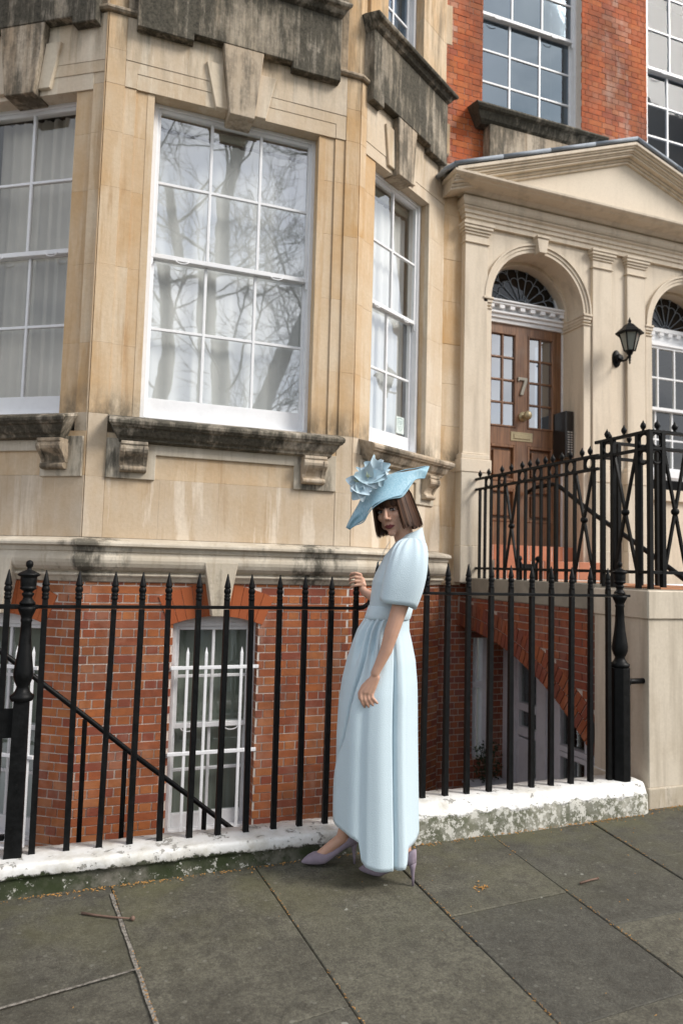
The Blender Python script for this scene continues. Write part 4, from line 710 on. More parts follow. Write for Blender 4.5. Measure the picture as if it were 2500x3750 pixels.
curve = interp(IN, 36); tang = np.gradient(curve, axis=0); tang /= np.linalg.norm(tang, axis=1)[:, None]; nrm = np.c_[-tang[:, 1], tang[:, 0]]; nrm *= np.sign(nrm[:, 1])[:, None]
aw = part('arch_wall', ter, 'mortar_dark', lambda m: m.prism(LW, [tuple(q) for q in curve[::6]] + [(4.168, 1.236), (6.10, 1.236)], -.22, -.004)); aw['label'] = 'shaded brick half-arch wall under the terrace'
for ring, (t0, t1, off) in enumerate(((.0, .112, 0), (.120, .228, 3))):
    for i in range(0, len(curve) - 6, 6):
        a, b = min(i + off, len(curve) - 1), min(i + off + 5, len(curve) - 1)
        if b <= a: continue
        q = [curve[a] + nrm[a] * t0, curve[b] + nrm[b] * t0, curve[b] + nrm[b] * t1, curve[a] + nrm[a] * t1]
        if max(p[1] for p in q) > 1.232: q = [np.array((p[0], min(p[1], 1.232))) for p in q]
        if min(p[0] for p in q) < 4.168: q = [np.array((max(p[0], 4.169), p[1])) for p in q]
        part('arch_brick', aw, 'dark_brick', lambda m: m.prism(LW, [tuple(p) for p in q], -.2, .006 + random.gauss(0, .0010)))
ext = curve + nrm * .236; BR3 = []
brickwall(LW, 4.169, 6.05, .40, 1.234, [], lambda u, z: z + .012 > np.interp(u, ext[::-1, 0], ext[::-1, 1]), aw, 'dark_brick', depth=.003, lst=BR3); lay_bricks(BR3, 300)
# steps down to the street and far flank
for i in range(9): part('tread', ter, 'step_tile', lambda m: m.box(WX, 4.62, 6.2, -5.4 + i * .26, -5.10 + i * .26, -.1, 1.40 - (i + 1) * .158), .004)
part('flank', ter, 'cream_stucco', lambda m: m.box(WX, 6.2, 7.1, -5.9, -3.66, -.1, 1.40))
part('soffit', ter, 'concrete', lambda m: m.box(LW, 4.2, 5.9, -1.1, -.22, 1.20, 1.28))
# vault under the terrace: white partition with door and window, brick end wall with a slit window
PX = Fr((4.0, 0, 0), (0, 1, 0), (-1, 0, 0)); vt = part('partition', ter, 'lilac_paint', lambda m: (m.box(PX, 4.2, 5.93, -.06, 0, -1.3, -.62), m.box(PX, 4.2, 5.93, -.06, 0, .75, 1.25), m.box(PX, 5.42, 5.56, -.06, .03, -.62, .75), m.box(PX, 5.90, 6.115, -.06, .02, -1.3, 1.25), m.box(PX, 4.2, 4.28, -.06, .01, -.62, .75), m.box(PX, 5.33, 5.42, -.06, -.02, -.62, .75))); vt['label'] = 'lilac-white timber partition with glazed door and window under the terrace'
part('door', vt, 'lilac_paint', lambda m: (m.box(PX, 5.56, 5.585, -.05, .012, -.62, .75), m.box(PX, 5.86, 5.90, -.05, .012, -.62, .75), m.box(PX, 5.585, 5.86, -.05, .020, .20, .27), m.box(PX, 5.585, 5.86, -.05, .022, -.03, .05), m.box(PX, 5.66, 5.86, -.05, .010, -.62, -.05), m.box(PX, 5.585, 5.66, -.05, .010, -.62, -.38)), .004); part('pane', vt, 'area_glass', lambda m: m.box(PX, 5.585, 5.86, -.03, -.025, -.42, .72))
part('window_frame', vt, 'lilac_paint', lambda m: (m.box(PX, 5.24, 5.30, -.05, .016, -.62, .75), m.box(PX, 4.28, 5.24, -.05, .030, -.02, .025), m.box(PX, 4.28, 5.24, -.05, .014, -.075, -.03), m.box(PX, 4.90, 4.93, -.05, .012, -.62, .75), m.box(PX, 4.60, 4.64, -.05, .012, -.62, .75), m.box(PX, 5.10, 5.12, -.05, .008, -.62, -.09)), .004); part('pane', vt, 'area_glass', lambda m: m.box(PX, 4.28, 5.24, -.03, -.025, -.62, .75)); part('vault_dark', vt, 'dark_room', lambda m: m.box(PX, 4.15, 6.11, -.20, -.16, -1.3, 1.24))  # vault_dark: added black panel, painted as the unlit vault behind the panes
VW = Fr((0, 6.12, 0), (1, 0, 0), (0, -1, 0)); BR4 = []
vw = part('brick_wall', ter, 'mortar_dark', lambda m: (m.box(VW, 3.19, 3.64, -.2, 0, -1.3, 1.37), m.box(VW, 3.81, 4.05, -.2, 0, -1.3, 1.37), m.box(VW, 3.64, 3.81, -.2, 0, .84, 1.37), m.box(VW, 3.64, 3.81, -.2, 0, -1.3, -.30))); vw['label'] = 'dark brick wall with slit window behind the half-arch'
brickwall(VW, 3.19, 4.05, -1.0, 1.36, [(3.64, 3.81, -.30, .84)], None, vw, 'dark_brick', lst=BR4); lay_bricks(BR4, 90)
part('slit_window', vw, 'lilac_paint', lambda m: (m.box(VW, 3.64, 3.665, -.1, -.02, -.3, .84), m.box(VW, 3.765, 3.81, -.1, -.02, -.3, .84), m.box(VW, 3.66, 3.77, -.1, -.03, .36, .42), m.box(VW, 3.70, 3.715, -.1, -.035, -.3, .84)), .003); part('pane', vw, 'area_glass', lambda m: m.box(VW, 3.66, 3.77, -.08, -.075, -.3, .84)); part('slit_dark', vw, 'dark_room', lambda m: m.box(VW, 3.6, 3.85, -.5, -.45, -.4, .9))  # slit_dark: black sheet in place of an unlit room
pt = thing('planter', 'white trough with a small dark shrub under the brick half-arch', 'planter', (3.72, 5.95, -.60)); part('trough', pt, 'pot_white', lambda m: (m.box(VW, 3.52, 3.92, .06, .27, -.66, -.50), m.box(VW, 3.51, 3.93, .05, .28, -.50, -.475)), .012, 2)
def shrub(m):
    for i in range(260):
        a, r_, h = random.uniform(0, 6.28), random.random() ** .5 * .13, random.uniform(-.47, -.12); c = V((3.72 + r_ * 1.1 * math.cos(a), 5.95 + r_ * .6 * math.sin(a), h)); d = V((random.gauss(0, 1), random.gauss(0, 1), random.gauss(.5, .6))).normalized() * .035; s_ = d.cross(V((random.random(), random.random(), random.random()))).normalized() * .009
        m.add([c, c + d * .5 + s_, c + d, c + d * .5 - s_], [(0, 1, 2, 3)])
    for i in range(7): a = i * .9; m.tube([(3.72, 5.95, -.5), (3.72 + .09 * math.cos(a), 5.95 + .05 * math.sin(a), -.14)], .004, 4)
part('shrub', pt, 'leaf_dark', shrub); part('ledge', vw, 'concrete', lambda m: m.box(VW, 3.19, 4.0, 0.01, .34, -1.3, -.66))

# ------------------------------------------------------------------ terrace railing with raised newel cage
tr = thing('terrace_railing', 'black iron terrace railing with rings, crossed braces and raised cage newel', 'railing', (3.54, 4.8, 1.42)); RX = 3.538
TY = Fr((RX, 0, 0), (0, 1, 0), (-1, 0, 0))
def bar(x, y, z0, z1, r=.0135): part('bar', tr, 'black_iron', lambda m: m.tube([(x, y, z0), (x, y, z1)], r * 1.3, 4, True, False, PI / 4))
for y in (5.848, 5.755, 5.655, 5.535, 5.428, 5.225, 5.119, 5.004, 4.905, 4.804, 4.704, 4.585, 4.484, 4.268): bar(RX, y, 1.405, 2.255, .0115)
for z, a, b in ((1.512, 3.72, 5.93), (2.255, 4.22, 5.945), (2.353, 4.22, 5.945), (2.449, 3.715, 4.25), (2.335, 3.715, 4.25)): part('rail', tr, 'black_iron', lambda m: m.box(TY, a, b, -.013, .013, z - .011, z + .011), .002)
def ring(c, ax, r=.040): part('ring', tr, 'black_iron', lambda m: m.tube([V(c) + V(ax) * r * math.cos(t) + V((0, 0, 1)) * r * 1.05 * math.sin(t) for t in np.linspace(0, 2 * PI, 21)], .0085, 6, False))
def finial(x, y, z): part('finial', tr, 'black_iron', lambda m: m.lathe((x, y, z), [(.010, 0), (.008, .008), (.017, .022), (.020, .034), (.016, .047), (.008, .058), (.004, .068), (.001, .074)], 12))
for y in (5.70, 5.482, 5.17, 4.955, 4.755, 4.535, 4.32): ring((RX, y, 2.304), (0, 1, 0)); [bar(RX, y + e, 2.255, 2.353, .009) for e in (-.05, .05)]
for y in (5.85, 5.70, 5.48, 5.335, 5.17, 5.06, 4.955, 4.85, 4.755, 4.64, 4.535, 4.40, 4.31): finial(RX, y, 2.362)
def brace(p0, p1, za, zb, zk):
    c = (V(p0) + V(p1)) / 2
    for a, b in ((p0, p1), (p1, p0)): part('brace', tr, 'black_iron', lambda m: m.tube([V((a[0], a[1], za)), V((c.x, c.y, zk)), V((b[0], b[1], zb))], .0125, 4, True, False, PI / 4))
    part('knot', tr, 'black_iron', lambda m: (m.lathe((c.x, c.y, zk), [(.012, -.024), (.024, -.014), (.028, 0), (.024, .014), (.012, .024)], 12)))
brace((RX, 5.415, 0), (RX, 5.237, 0), 1.52, 2.25, 1.884); brace((RX, 4.472, 0), (RX, 4.282, 0), 1.52, 2.25, 1.888)
brace((RX, 4.055, 0), (RX, 3.842, 0), 1.52, 2.33, 1.92); brace((3.655, 3.72, 0), (3.84, 3.72, 0), 1.52, 2.33, 1.92)
for x, y in ((RX, 4.174), (RX, 4.068), (RX, 3.829), (RX, 3.722), (3.642, 3.72), (3.853, 3.72), (3.96, 3.72), (4.06, 3.72), (4.06, 4.2), (3.9, 4.2), (3.70, 4.2)): bar(x, y, 1.39, 2.449, .016)
for z in (1.512, 2.335, 2.449):
    for fr, a, b in ((Fr((0, 3.72, 0), (1, 0, 0), (0, -1, 0)), RX + .014, 4.07), (Fr((0, 4.2, 0), (1, 0, 0), (0, -1, 0)), RX + .014, 4.07)): part('rail', tr, 'black_iron', lambda m: m.box(fr, a, b, -.013, .013, z - .011, z + .011), .002)
for c, ax in (((RX, 4.12, 2.392), (0, 1, 0)), ((RX, 3.776, 2.392), (0, 1, 0)), ((RX, 3.776, 2.278), (0, 1, 0)), ((3.592, 3.72, 2.392), (1, 0, 0)), ((3.592, 3.72, 2.278), (1, 0, 0)), ((3.90, 3.72, 2.392), (1, 0, 0))): ring(c, ax, .042)
for x, y in ((RX, 4.13), (RX, 3.96), (RX, 3.78), (3.60, 3.72), (3.75, 3.72), (3.91, 3.72), (3.62, 4.2), (3.8, 4.2), (4.0, 4.2)): finial(x, y, 2.458)
hp = thing('step_handrail', 'sloping black pipe handrail behind the terrace railing', 'handrail', (4.36, 5.0, 1.0)); part('pipe', hp, 'black_iron', lambda m: m.tube([(4.36, 6.30, 2.30), (4.36, 6.15, 2.35), (4.36, 5.85, 2.352), (4.36, 5.76, 2.325), (4.36, 5.25, 2.02), (4.36, 4.75, 1.755), (4.36, 4.26, 1.478), (4.36, 3.7, 1.16)], .021, 10))
for y, z0, z1 in ((5.82, 1.42, 2.34), (4.70, 1.41, 1.73), (3.74, 1.3, 1.18)): part('support', hp, 'black_iron', lambda m: m.tube([(4.36, y, z0), (4.36, y, z1)], .014, 8))
bs = thing('boot_scraper', 'small black iron boot scraper on the terrace by the door', 'boot scraper', (3.62, 5.35, 1.42)); part('scraper', bs, 'black_iron', lambda m: (m.tube([(3.62, 5.30, 1.41), (3.62, 5.30, 1.56), (3.60, 5.30, 1.60)], .012, 6), m.tube([(3.78, 5.30, 1.41), (3.78, 5.30, 1.56), (3.80, 5.30, 1.60)], .012, 6), m.ball((3.60, 5.30, 1.605), .028, 10, 7), m.ball((3.80, 5.30, 1.605), .028, 10, 7), m.box(WX, 3.62, 3.78, -5.305, -5.295, 1.50, 1.56)))

# ------------------------------------------------------------------ the basement area
fl = part('area_floor', None, 'concrete', lambda m: m.box(WX, -3, 4.0, -6.3, -3.81, -1.36, -1.30)); tag(fl, kind='structure')
rw = part('retaining_wall', None, 'white_paint_old', lambda m: m.box(WX, -3, 3.5, -3.90, -3.80, -1.3, .05)); tag(rw, 'old white retaining wall dropping from the dwarf walls into the area', 'wall')
ast = thing('area_stair', 'concrete stair descending into the basement area behind the railings', 'stair', (0, 4.1, -1.3))
for i in range(11): part('tread', ast, 'concrete', lambda m: m.box(WX, -.92 + i * .235, -.66 + i * .235, -4.32, -3.91, -1.3, .10 - i * .19 if .10 - i * .19 > -1.3 else -1.29), .006)
part('cheek', ast, 'concrete', lambda m: m.box(WX, -1.6, -.315, -4.34, -3.93, -1.3, .245), .012, 2)
hr = thing('area_handrail', 'thin black handrail sloping down the basement stair', 'handrail', (.3, 4.3, -.2)); part('rail', hr, 'black_iron', lambda m: m.tube([(-.9, 4.3, 1.43), (-.306, 4.3, .962), (.110, 4.3, .622), (.346, 4.3, .424), (.685, 4.3, .155), (.945, 4.3, -.056), (1.1, 4.3, -.18)], .0145, 8))
for x, z in ((-.45, 1.07), (.102, .612), (.325, .43), (.53, .265), (.785, .062)): part('baluster', hr, 'black_iron', lambda m: m.box(WX, x - .013, x + .013, -4.312, -4.288, -1.0, z), .002)

# ------------------------------------------------------------------ the woman
k = NB('skin'); c = k.mix(k.noise(40, 3), (.52, .305, .215), (.575, .345, .25)); k.fin(c, .48, .35); k.b.inputs['Subsurface Weight'].default_value = .12; k.b.inputs['Subsurface Radius'].default_value = (.01, .004, .002); k.b.inputs['Subsurface Scale'].default_value = 1.0
k = NB('dress_cloth'); n_ = k.noise(170, 3, .6, (1, 1, 1.6)); v_ = k.n('ShaderNodeTexVoronoi'); v_.inputs['Scale'].default_value = 210; k.L(k.pos.outputs['Position'], v_.inputs['Vector']); k.fin(k.mix(n_, (.52, .645, .712), (.585, .70, .76)), .78, .25); k.b.inputs['Sheen Weight'].default_value = .15; k.bump(k.math('ADD', n_, k.math('MULTIPLY', v_.outputs['Distance'], .8)), .0018, .45)
k = NB('straw'); n_ = k.math('ADD', k.math('MULTIPLY', k.noise(210, 3, .7, (1, 1, .25)), .6), k.math('MULTIPLY', k.noise(26, 3, .6, (2.2, 1, .6)), .22)); k.fin(k.mix(k.ramp(n_, [(.30, 0), (.55, 1)]), (.20, .39, .50), (.40, .58, .67)), .55, .35); k.bump(n_, .0015, .6)
k = NB('petal_silk'); k.fin(k.mix(k.rnd(), (.42, .58, .665), (.60, .71, .775)), .6, .3); k.b.inputs['Transmission Weight'].default_value = 0; k.b.inputs['Subsurface Weight'].default_value = .2; k.b.inputs['Subsurface Radius'].default_value = (.01, .012, .014)
k = NB('suede'); k.fin(k.mix(k.noise(45, 4), (.20, .165, .205), (.31, .26, .31)), .85, .2)
k = NB('hair_brown'); k.fin(k.mix(k.rnd(), (.018, .009, .006), (.11, .052, .027)), .5, .2)
plain('lip', (.17, .035, .035), .4, .4); plain('eye_white', (.24, .22, .21), .3, .5); plain('iris', (.012, .010, .010), .12, .6); plain('brow', (.03, .017, .012), .7, .2); plain('pollen', (.60, .66, .45), .8, .2); plain('lash', (.03, .016, .012), .8, .1)
WOM = thing('person', 'woman in a pale blue dress and wide tilted blue hat holding the railing', 'person', (1.5, 3.33, gz(1.5)), rz=R(-24.25))
LOC[WOM] = V((0, 0, 0))                           # her parts are laid out in her own frame: x to her back, y to the wall
def rc(m, a, b, ra, rb, n=14):                    # limb piece: a rounded cone
    a, b = V(a), V(b); d = b - a; m.tube([a - d.normalized() * ra * .6, a - d.normalized() * ra * .3, a, a + d * .5, b, b + d.normalized() * rb * .3, b + d.normalized() * rb * .6], [ra * .7, ra * .93, ra, (ra + rb) / 2, rb, rb * .93, rb * .7], n)
def limb(m, pts):
    for (a, ra), (b, rb) in zip(pts[:-1], pts[1:]): rc(m, a, b, ra, rb); m.ball(b, rb, 12, 8)
# head frame
HC = V((.006, -.035, 1.780)); hm = Matrix.Rotation(R(-11), 3, 'Y') @ Matrix.Rotation(R(-24), 3, 'Z') @ Matrix.Rotation(R(6), 3, 'X')
HS = 1.07
def H(x, y, z): return HC + hm @ V((x, y, z)) * HS
bm_ = MB()
bm_.ball(H(0, .018, .040), 1, 24, 16, (.073, .090, .085), hm); bm_.ball(H(0, -.025, -.018), 1, 20, 14, (.063, .063, .090), hm); bm_.ball(H(0, -.050, -.070), 1, 16, 10, (.036, .034, .034), hm); bm_.ball(H(0, -.066, -.100), 1, 14, 9, (.021, .019, .018), hm)
for s in (-1, 1):
    bm_.ball(H(s * .034, -.054, -.022), .026, 12, 8); bm_.ball(H(s * .046, -.012, -.060), 1, 12, 8, (.020, .04, .028), hm); bm_.ball(H(s * .074, .014, -.008), 1, 10, 8, (.008, .018, .030), hm); bm_.ball(H(s * .012, -.090, -.034), .0085, 8, 6); bm_.ball(H(s * .028, -.075, .026), 1, 10, 7, (.020, .010, .007), hm)
rc(bm_, H(0, -.080, .020), H(0, -.103, -.028), .0075, .0115, 10); bm_.ball(H(0, -.074, -.064), 1, 12, 8, (.025, .012, .018), hm)
limb(bm_, [((.088, .0, 1.53), .062), ((.078, -.002, 1.61), .053), ((.060, -.012, 1.665), .050), ((.040, -.022, 1.715), .052)])
limb(bm_, [((-.005, .01, .96), .10), ((-.008, .0, 1.20), .085), ((.02, .0, 1.36), .10), ((.06, .0, 1.48), .10), ((.085, 0, 1.55), .06)])
limb(bm_, [((.085, -.15, 1.50), .046), ((.060, -.178, 1.34), .042), ((.028, -.190, 1.236), .037), ((.012, -.193, 1.185), .036), ((-.012, -.196, 1.10), .030), ((-.046, -.198, 1.025), .0235), ((-.062, -.199, .990), .0215)])
limb(bm_, [((.085, .15, 1.50), .046), ((.03, .22, 1.36), .040), ((-.01, .25, 1.30), .036), ((-.07, .29, 1.318), .031), ((-.135, .318, 1.352), .0225), ((-.148, .321, 1.366), .021)])
# near hand hanging, thumb forward, fingers loosely curled
def finger(m, pts, r0, r1):
    n = len(pts)
    for i in range(n - 1): rc(m, pts[i], pts[i + 1], r0 + (r1 - r0) * i / (n - 1), r0 + (r1 - r0) * (i + 1) / (n - 1), 10)
for i, (x, y) in enumerate(((-.125, -.200), (-.108, -.204), (-.091, -.204), (-.075, -.200))): rc(bm_, (-.070 + .006 * i, -.200, .972), (x, y, .902 - .002 * i), .0155, .0115, 10)
for i, (x0, ln, cv) in enumerate(((-.126, .066, .012), (-.109, .073, .020), (-.092, .068, .026), (-.076, .056, .030))):
    y0 = -.201; finger(bm_, [(x0, y0, .902), (x0 - .002 + cv * .2, y0 - .006, .902 - ln * .45), (x0 + cv * .9, y0 - .002, .902 - ln * .85), (x0 + cv * 1.5, y0 + .008, .902 - ln * 1.08)], .0098, .0066)
finger(bm_, [(-.088, -.188, .955), (-.118, -.186, .925), (-.134, -.188, .893), (-.132, -.192, .868)], .0125, .0075)
# far hand resting on a spike: palm upright, fingers wrapped over to the left
for i in range(4): z = 1.446 - i * .0155; rc(bm_, (-.150, .322, 1.368), (-.163 + .002 * i, .318 + .004 * i, z), .016, .0108, 10)
for i, ln in enumerate((.058, .064, .060, .050)):
    z = 1.449 - i * .0185; finger(bm_, [(-.163, .312, z), (-.190, .300, z + .008 - .004 * i), (-.190 - ln * .40, .306, z + .004 - .006 * i), (-.190 - ln * .52, .324, z - .008 - .004 * i)], .0092, .0066)
finger(bm_, [(-.140, .318, 1.39), (-.150, .338, 1.425), (-.172, .348, 1.44), (-.192, .350, 1.44)], .0115, .0078)
# legs and feet
limb(bm_, [((-.01, .06, .93), .085), ((-.085, .065, .52), .055), ((-.128, .068, .40), .053), ((-.172, .071, .265), .041), ((-.205, .073, .165), .030), ((-.212, .073, .135), .031)]); limb(bm_, [((.0, -.05, .93), .085), ((.035, -.07, .52), .055), ((.06, -.085, .38), .052), ((.088, -.098, .25), .038), ((.098, -.104, .16), .029), ((.098, -.104, .125), .030)])
limb(bm_, [((-.208, .073, .128), .030), ((-.262, .064, .090), .028), ((-.320, .052, .045), .025)]); limb(bm_, [((-.200, .075, .12), .027), ((-.175, .079, .115), .022)]); limb(bm_, [((.095, -.100, .122), .029), ((.040, -.075, .080), .027), ((-.020, -.050, .046), .025)]); limb(bm_, [((.10, -.104, .12), .026), ((.122, -.115, .12), .021)])
body = bm_.build('body', 'skin', WOM); rm = body.modifiers.new('remesh', 'REMESH'); rm.mode = 'VOXEL'; rm.voxel_size = .0034; rm.use_smooth_shade = True; sm = body.modifiers.new('smooth', 'SMOOTH'); sm.factor = .5; sm.iterations = 8
# face details
for s in (-1, 1):
    e = part('eye', WOM, 'eye_white', lambda m: m.ball(H(s * .0305, -.0765, .004), 1, 14, 9, (.0135, .0075, .0062), hm)); part('iris', e, 'iris', lambda m: m.ball(H(s * .0305 + .006, -.0815, .0045), 1, 12, 8, (.0058, .0035, .0060), hm))
    part('eyelid', e, 'lash', lambda m: m.tube([H(s * .0305 + .0165 * math.cos(t), -.0815 + .006 * abs(math.cos(t)), .0045 + .0078 * math.sin(t)) for t in np.linspace(.12, PI - .12, 9)], [.0012, .0020, .0026, .0028, .0028, .0028, .0026, .0020, .0012], 6)); part('eyebrow', WOM, 'brow', lambda m: m.tube([H(s * x, -.0835 + abs(x - .02) * .35, z) for x, z in ((.014, .0245), (.024, .0285), (.036, .0300), (.048, .0245))], [.0022, .0030, .0028, .0012], 6))
part('lips', WOM, 'lip', lambda m: (m.tube([H(x, -.0915 + abs(x) * .55, -.0650 + (.0028 if 0 < abs(x) < .012 else -.0005) - abs(x) * .05) for x in (-.027, -.017, -.007, 0, .007, .017, .027)], [.0010, .0038, .0050, .0044, .0050, .0038, .0010], 8), m.tube([H(x, -.0885 + abs(x) * .55, -.0742 + abs(x) * .22) for x in (-.024, -.014, -.005, .005, .014, .024)], [.0010, .0048, .0064, .0064, .0048, .0010], 8)))
# hair: a blunt bob with a fringe, built of strands
def hair(m):
    r_ = random.Random(3)
    for i in range(2300):
        az = r_.uniform(-PI, PI); front = abs(az) < R(38); a = math.sin(az), -math.cos(az)             # az 0 = face side
        rx, ry, rz = .084, .097, .082; lift = r_.uniform(.0, .013); pts = []
        end = (.026 + r_.uniform(-.010, .012)) if front else (-.106 + r_.uniform(-.022, .014) + .008 + .014 * max(0, math.sin(az)))
        if not front and abs(az) < R(62): end = -.088 + .022 * max(0, math.sin(az)) + r_.uniform(-.02, .0)
        top = r_.uniform(.0, .35); zt = .040 + rz
        for q in range(8):
            f = q / 7; th = top + (PI / 2 - top) * min(1, f * 2.0); z = .040 + (rz + lift) * math.cos(th); R_ = math.sin(th)
            if f > .5: z = .040 + (end - .040) * (f - .5) * 2
            elif front: z = max(z, end)
            fl = 1 + (.10 + .12 * max(0, math.sin(az))) * max(0, f - .5) * 2
            pts.append(H(a[0] * (rx + lift) * R_ * fl, .016 + a[1] * (ry + lift) * R_ * (fl if not front else 1), z))
        if front: pts = [p for p in pts if True][:5] + [H(a[0] * (rx + lift) * .97, .016 + a[1] * (ry + lift) * .985, end)]
        w_ = r_.uniform(.0012, .0040); vs = []
        for j, p in enumerate(pts):
            t = (pts[min(j + 1, len(pts) - 1)] - pts[max(j - 1, 0)]); o_ = (p - H(0, .016, p.z - HC.z if False else .0)); o_ = p - HC; s_ = t.cross(o_).normalized() * w_ * (1 if j < len(pts) - 1 else .35); vs += [p - s_, p + s_]
        m.add(vs, [(2 * j, 2 * j + 1, 2 * j + 3, 2 * j + 2) for j in range(len(pts) - 1)], True)
    m.ball(H(0, .020, .044), 1, 22, 14, (.078, .089, .074), hm)
part('hair', WOM, 'hair_brown', hair)

# dress: bodice and skirt lofted round the body, the skirt wrapped and folded
def lerp_tab(tab, z):
    zs = [t[0] for t in tab]; return [float(np.interp(z, zs[::-1], [t[i] for t in tab][::-1])) for i in range(1, len(tab[0]))]
SK = [(1.245, -.119, .100, .116), (1.18, -.160, .100, .128), (1.13, -.178, .112, .140), (1.034, -.208, .131, .160), (.93, -.231, .139, .172), (.815, -.245, .142, .180), (.66, -.251, .145, .188), (.44, -.250, .152, .194), (.316, -.250, .156, .196), (.20, -.246, .160, .198), (.05, -.24, .162, .20)]
WRAP = [(1.245, -113), (1.10, -112), (.949, -118), (.674, -133), (.545, -150), (.402, -166), (.2, -176), (0, -178)]
HEMT = [(-180, .262), (-150, .268), (-125, .244), (-114, .225), (-110, .212), (-107, .130), (-101, .108), (-90, .094), (-75, .089), (-60, .088), (-50, .092), (-45.5, .110), (-43.5, .172), (-20, .178), (20, .19), (90, .20), (150, .24), (180, .262)]
def skirt(m):
    N, T = 540, 60; vs = []
    for j in range(T + 1):
        for i in range(N):
            ph = -180 + 360 * i / N; hz = float(np.interp(ph, [h[0] for h in HEMT], [h[1] for h in HEMT])); t = j / T; z = 1.245 + (hz - 1.245) * t
            L_, R_, D_ = lerp_tab(SK, z); cx, ax = (L_ + R_) / 2, (R_ - L_) / 2; c, s = math.cos(R(ph)), math.sin(R(ph)); dn = min(1, max(0, (1.23 - z) / .35)); dn2 = min(1, max(0, (1.1 - z) / .9))
            g = lambda p0, w_: math.exp(-((ph - p0) / w_) ** 2)
            wz = lerp_tab(WRAP, z)[0]; off = .030 * dn / (1 + math.exp(-(ph - wz) / .45)) if ph < 60 else 0
            off *= min(1, max(0, (-40 - ph) / 60)) * min(1, max(0, (ph + 180) / 35))
            off -= .046 * dn * math.exp(-((ph - wz + 4.5) / 3.6) ** 2)
            off += -.030 * dn * g(-66 + 2 * dn2, 2.2) * (1 - .3 * dn2) + .014 * dn * g(-56 + 2 * dn2, 6) + .008 * dn * g(-44, 10) + .006 * dn * g(-84, 9) - .010 * dn * g(-105 - 2 * dn2, 5) + .006 * dn * g(-120, 7)
            up = math.exp(-((z - 1.14) / .10) ** 2); off += up * (-.022 * g(-121, 3.5) + .016 * g(-113, 4) - .022 * g(-105, 3.5) + .014 * g(-97, 4) - .016 * g(-135, 4) + .012 * g(-146, 5) - .014 * g(-88, 4))
            off += .008 * dn * math.sin(R(ph) * 9 + 2.0 * z) * (1 if s > 0 else .08) + .002 * dn2 * math.sin(R(ph) * 5 + 4 * z)
            vs.append((cx + c * (ax + off), s * (D_ + off), z))
    m.add(vs, [(j * N + i, j * N + (i + 1) % N, (j + 1) * N + (i + 1) % N, (j + 1) * N + i) for j in range(T) for i in range(N)], True)
sk = part('dress', WOM, 'dress_cloth', skirt); so_ = sk.modifiers.new('thick', 'SOLIDIFY'); so_.thickness = .006; so_.offset = -1; sk['label'] = 'pale blue textured wrap dress with short bell sleeves'
BO = [(1.668, .040, .158, .062), (1.655, .030, .160, .066), (1.636, .018, .166, .078), (1.615, .008, .172, .115), (1.585, -.010, .176, .150), (1.54, -.036, .174, .162), (1.50, -.056, .170, .162), (1.46, -.076, .162, .158), (1.42, -.090, .150, .152), (1.37, -.094, .136, .142), (1.31, -.101, .117, .126), (1.285, -.104, .112, .121), (1.24, -.120, .101, .117)]
def bodice(m):
    N, T = 90, 48; vs = []
    for j in range(T + 1):
        z = 1.668 - (1.668 - 1.240) * j / T; L_, R_, D_ = lerp_tab(BO, z)
        for i in range(N):
            ph = 2 * PI * i / N; c, s = math.cos(ph), math.sin(ph); q = .82; tl = .055 * max(0, (z - 1.55) / .12) * (c) if z > 1.55 else 0
            vs.append(((L_ + R_) / 2 + (R_ - L_) / 2 * math.copysign(abs(c) ** q, c), D_ * math.copysign(abs(s) ** q, s), z + tl * .55))
    m.add(vs, [(j * N + i, j * N + (i + 1) % N, (j + 1) * N + (i + 1) % N, (j + 1) * N + i) for j in range(T) for i in range(N)], True)
bo = part('bodice', sk, 'dress_cloth', bodice); x_ = bo.modifiers.new('thick', 'SOLIDIFY'); x_.thickness = .004; x_.offset = -1
def band(m):
    N = 90; vs = []
    for z, o_ in ((1.300, .001), (1.297, .0045), (1.252, .005), (1.240, .0045), (1.236, .001)):
        L_, R_, D_ = lerp_tab(BO, min(z, 1.30)) if z > 1.24 else lerp_tab(BO, 1.2401)
        for i in range(N): ph = 2 * PI * i / N; c, s = math.cos(ph), math.sin(ph); q = .84; vs.append(((L_ + R_) / 2 + ((R_ - L_) / 2 + o_) * math.copysign(abs(c) ** q, c), (D_ + o_) * math.copysign(abs(s) ** q, s), z - .012 * c * 0 ))
    m.add(vs, [(j * N + i, j * N + (i + 1) % N, (j + 1) * N + (i + 1) % N, (j + 1) * N + i) for j in range(4) for i in range(N)], True)
part('waistband', sk, 'dress_cloth', band)
SLV = [(1.640, .075, .135, -.085, .020), (1.632, .050, .158, -.095, .042), (1.615, .026, .172, -.110, .060), (1.585, .008, .181, -.128, .074), (1.545, -.006, .182, -.146, .080), (1.49, -.020, .179, -.160, .083), (1.42, -.036, .166, -.170, .082), (1.36, -.044, .146, -.172, .078), (1.318, -.049, .126, -.172, .076)]
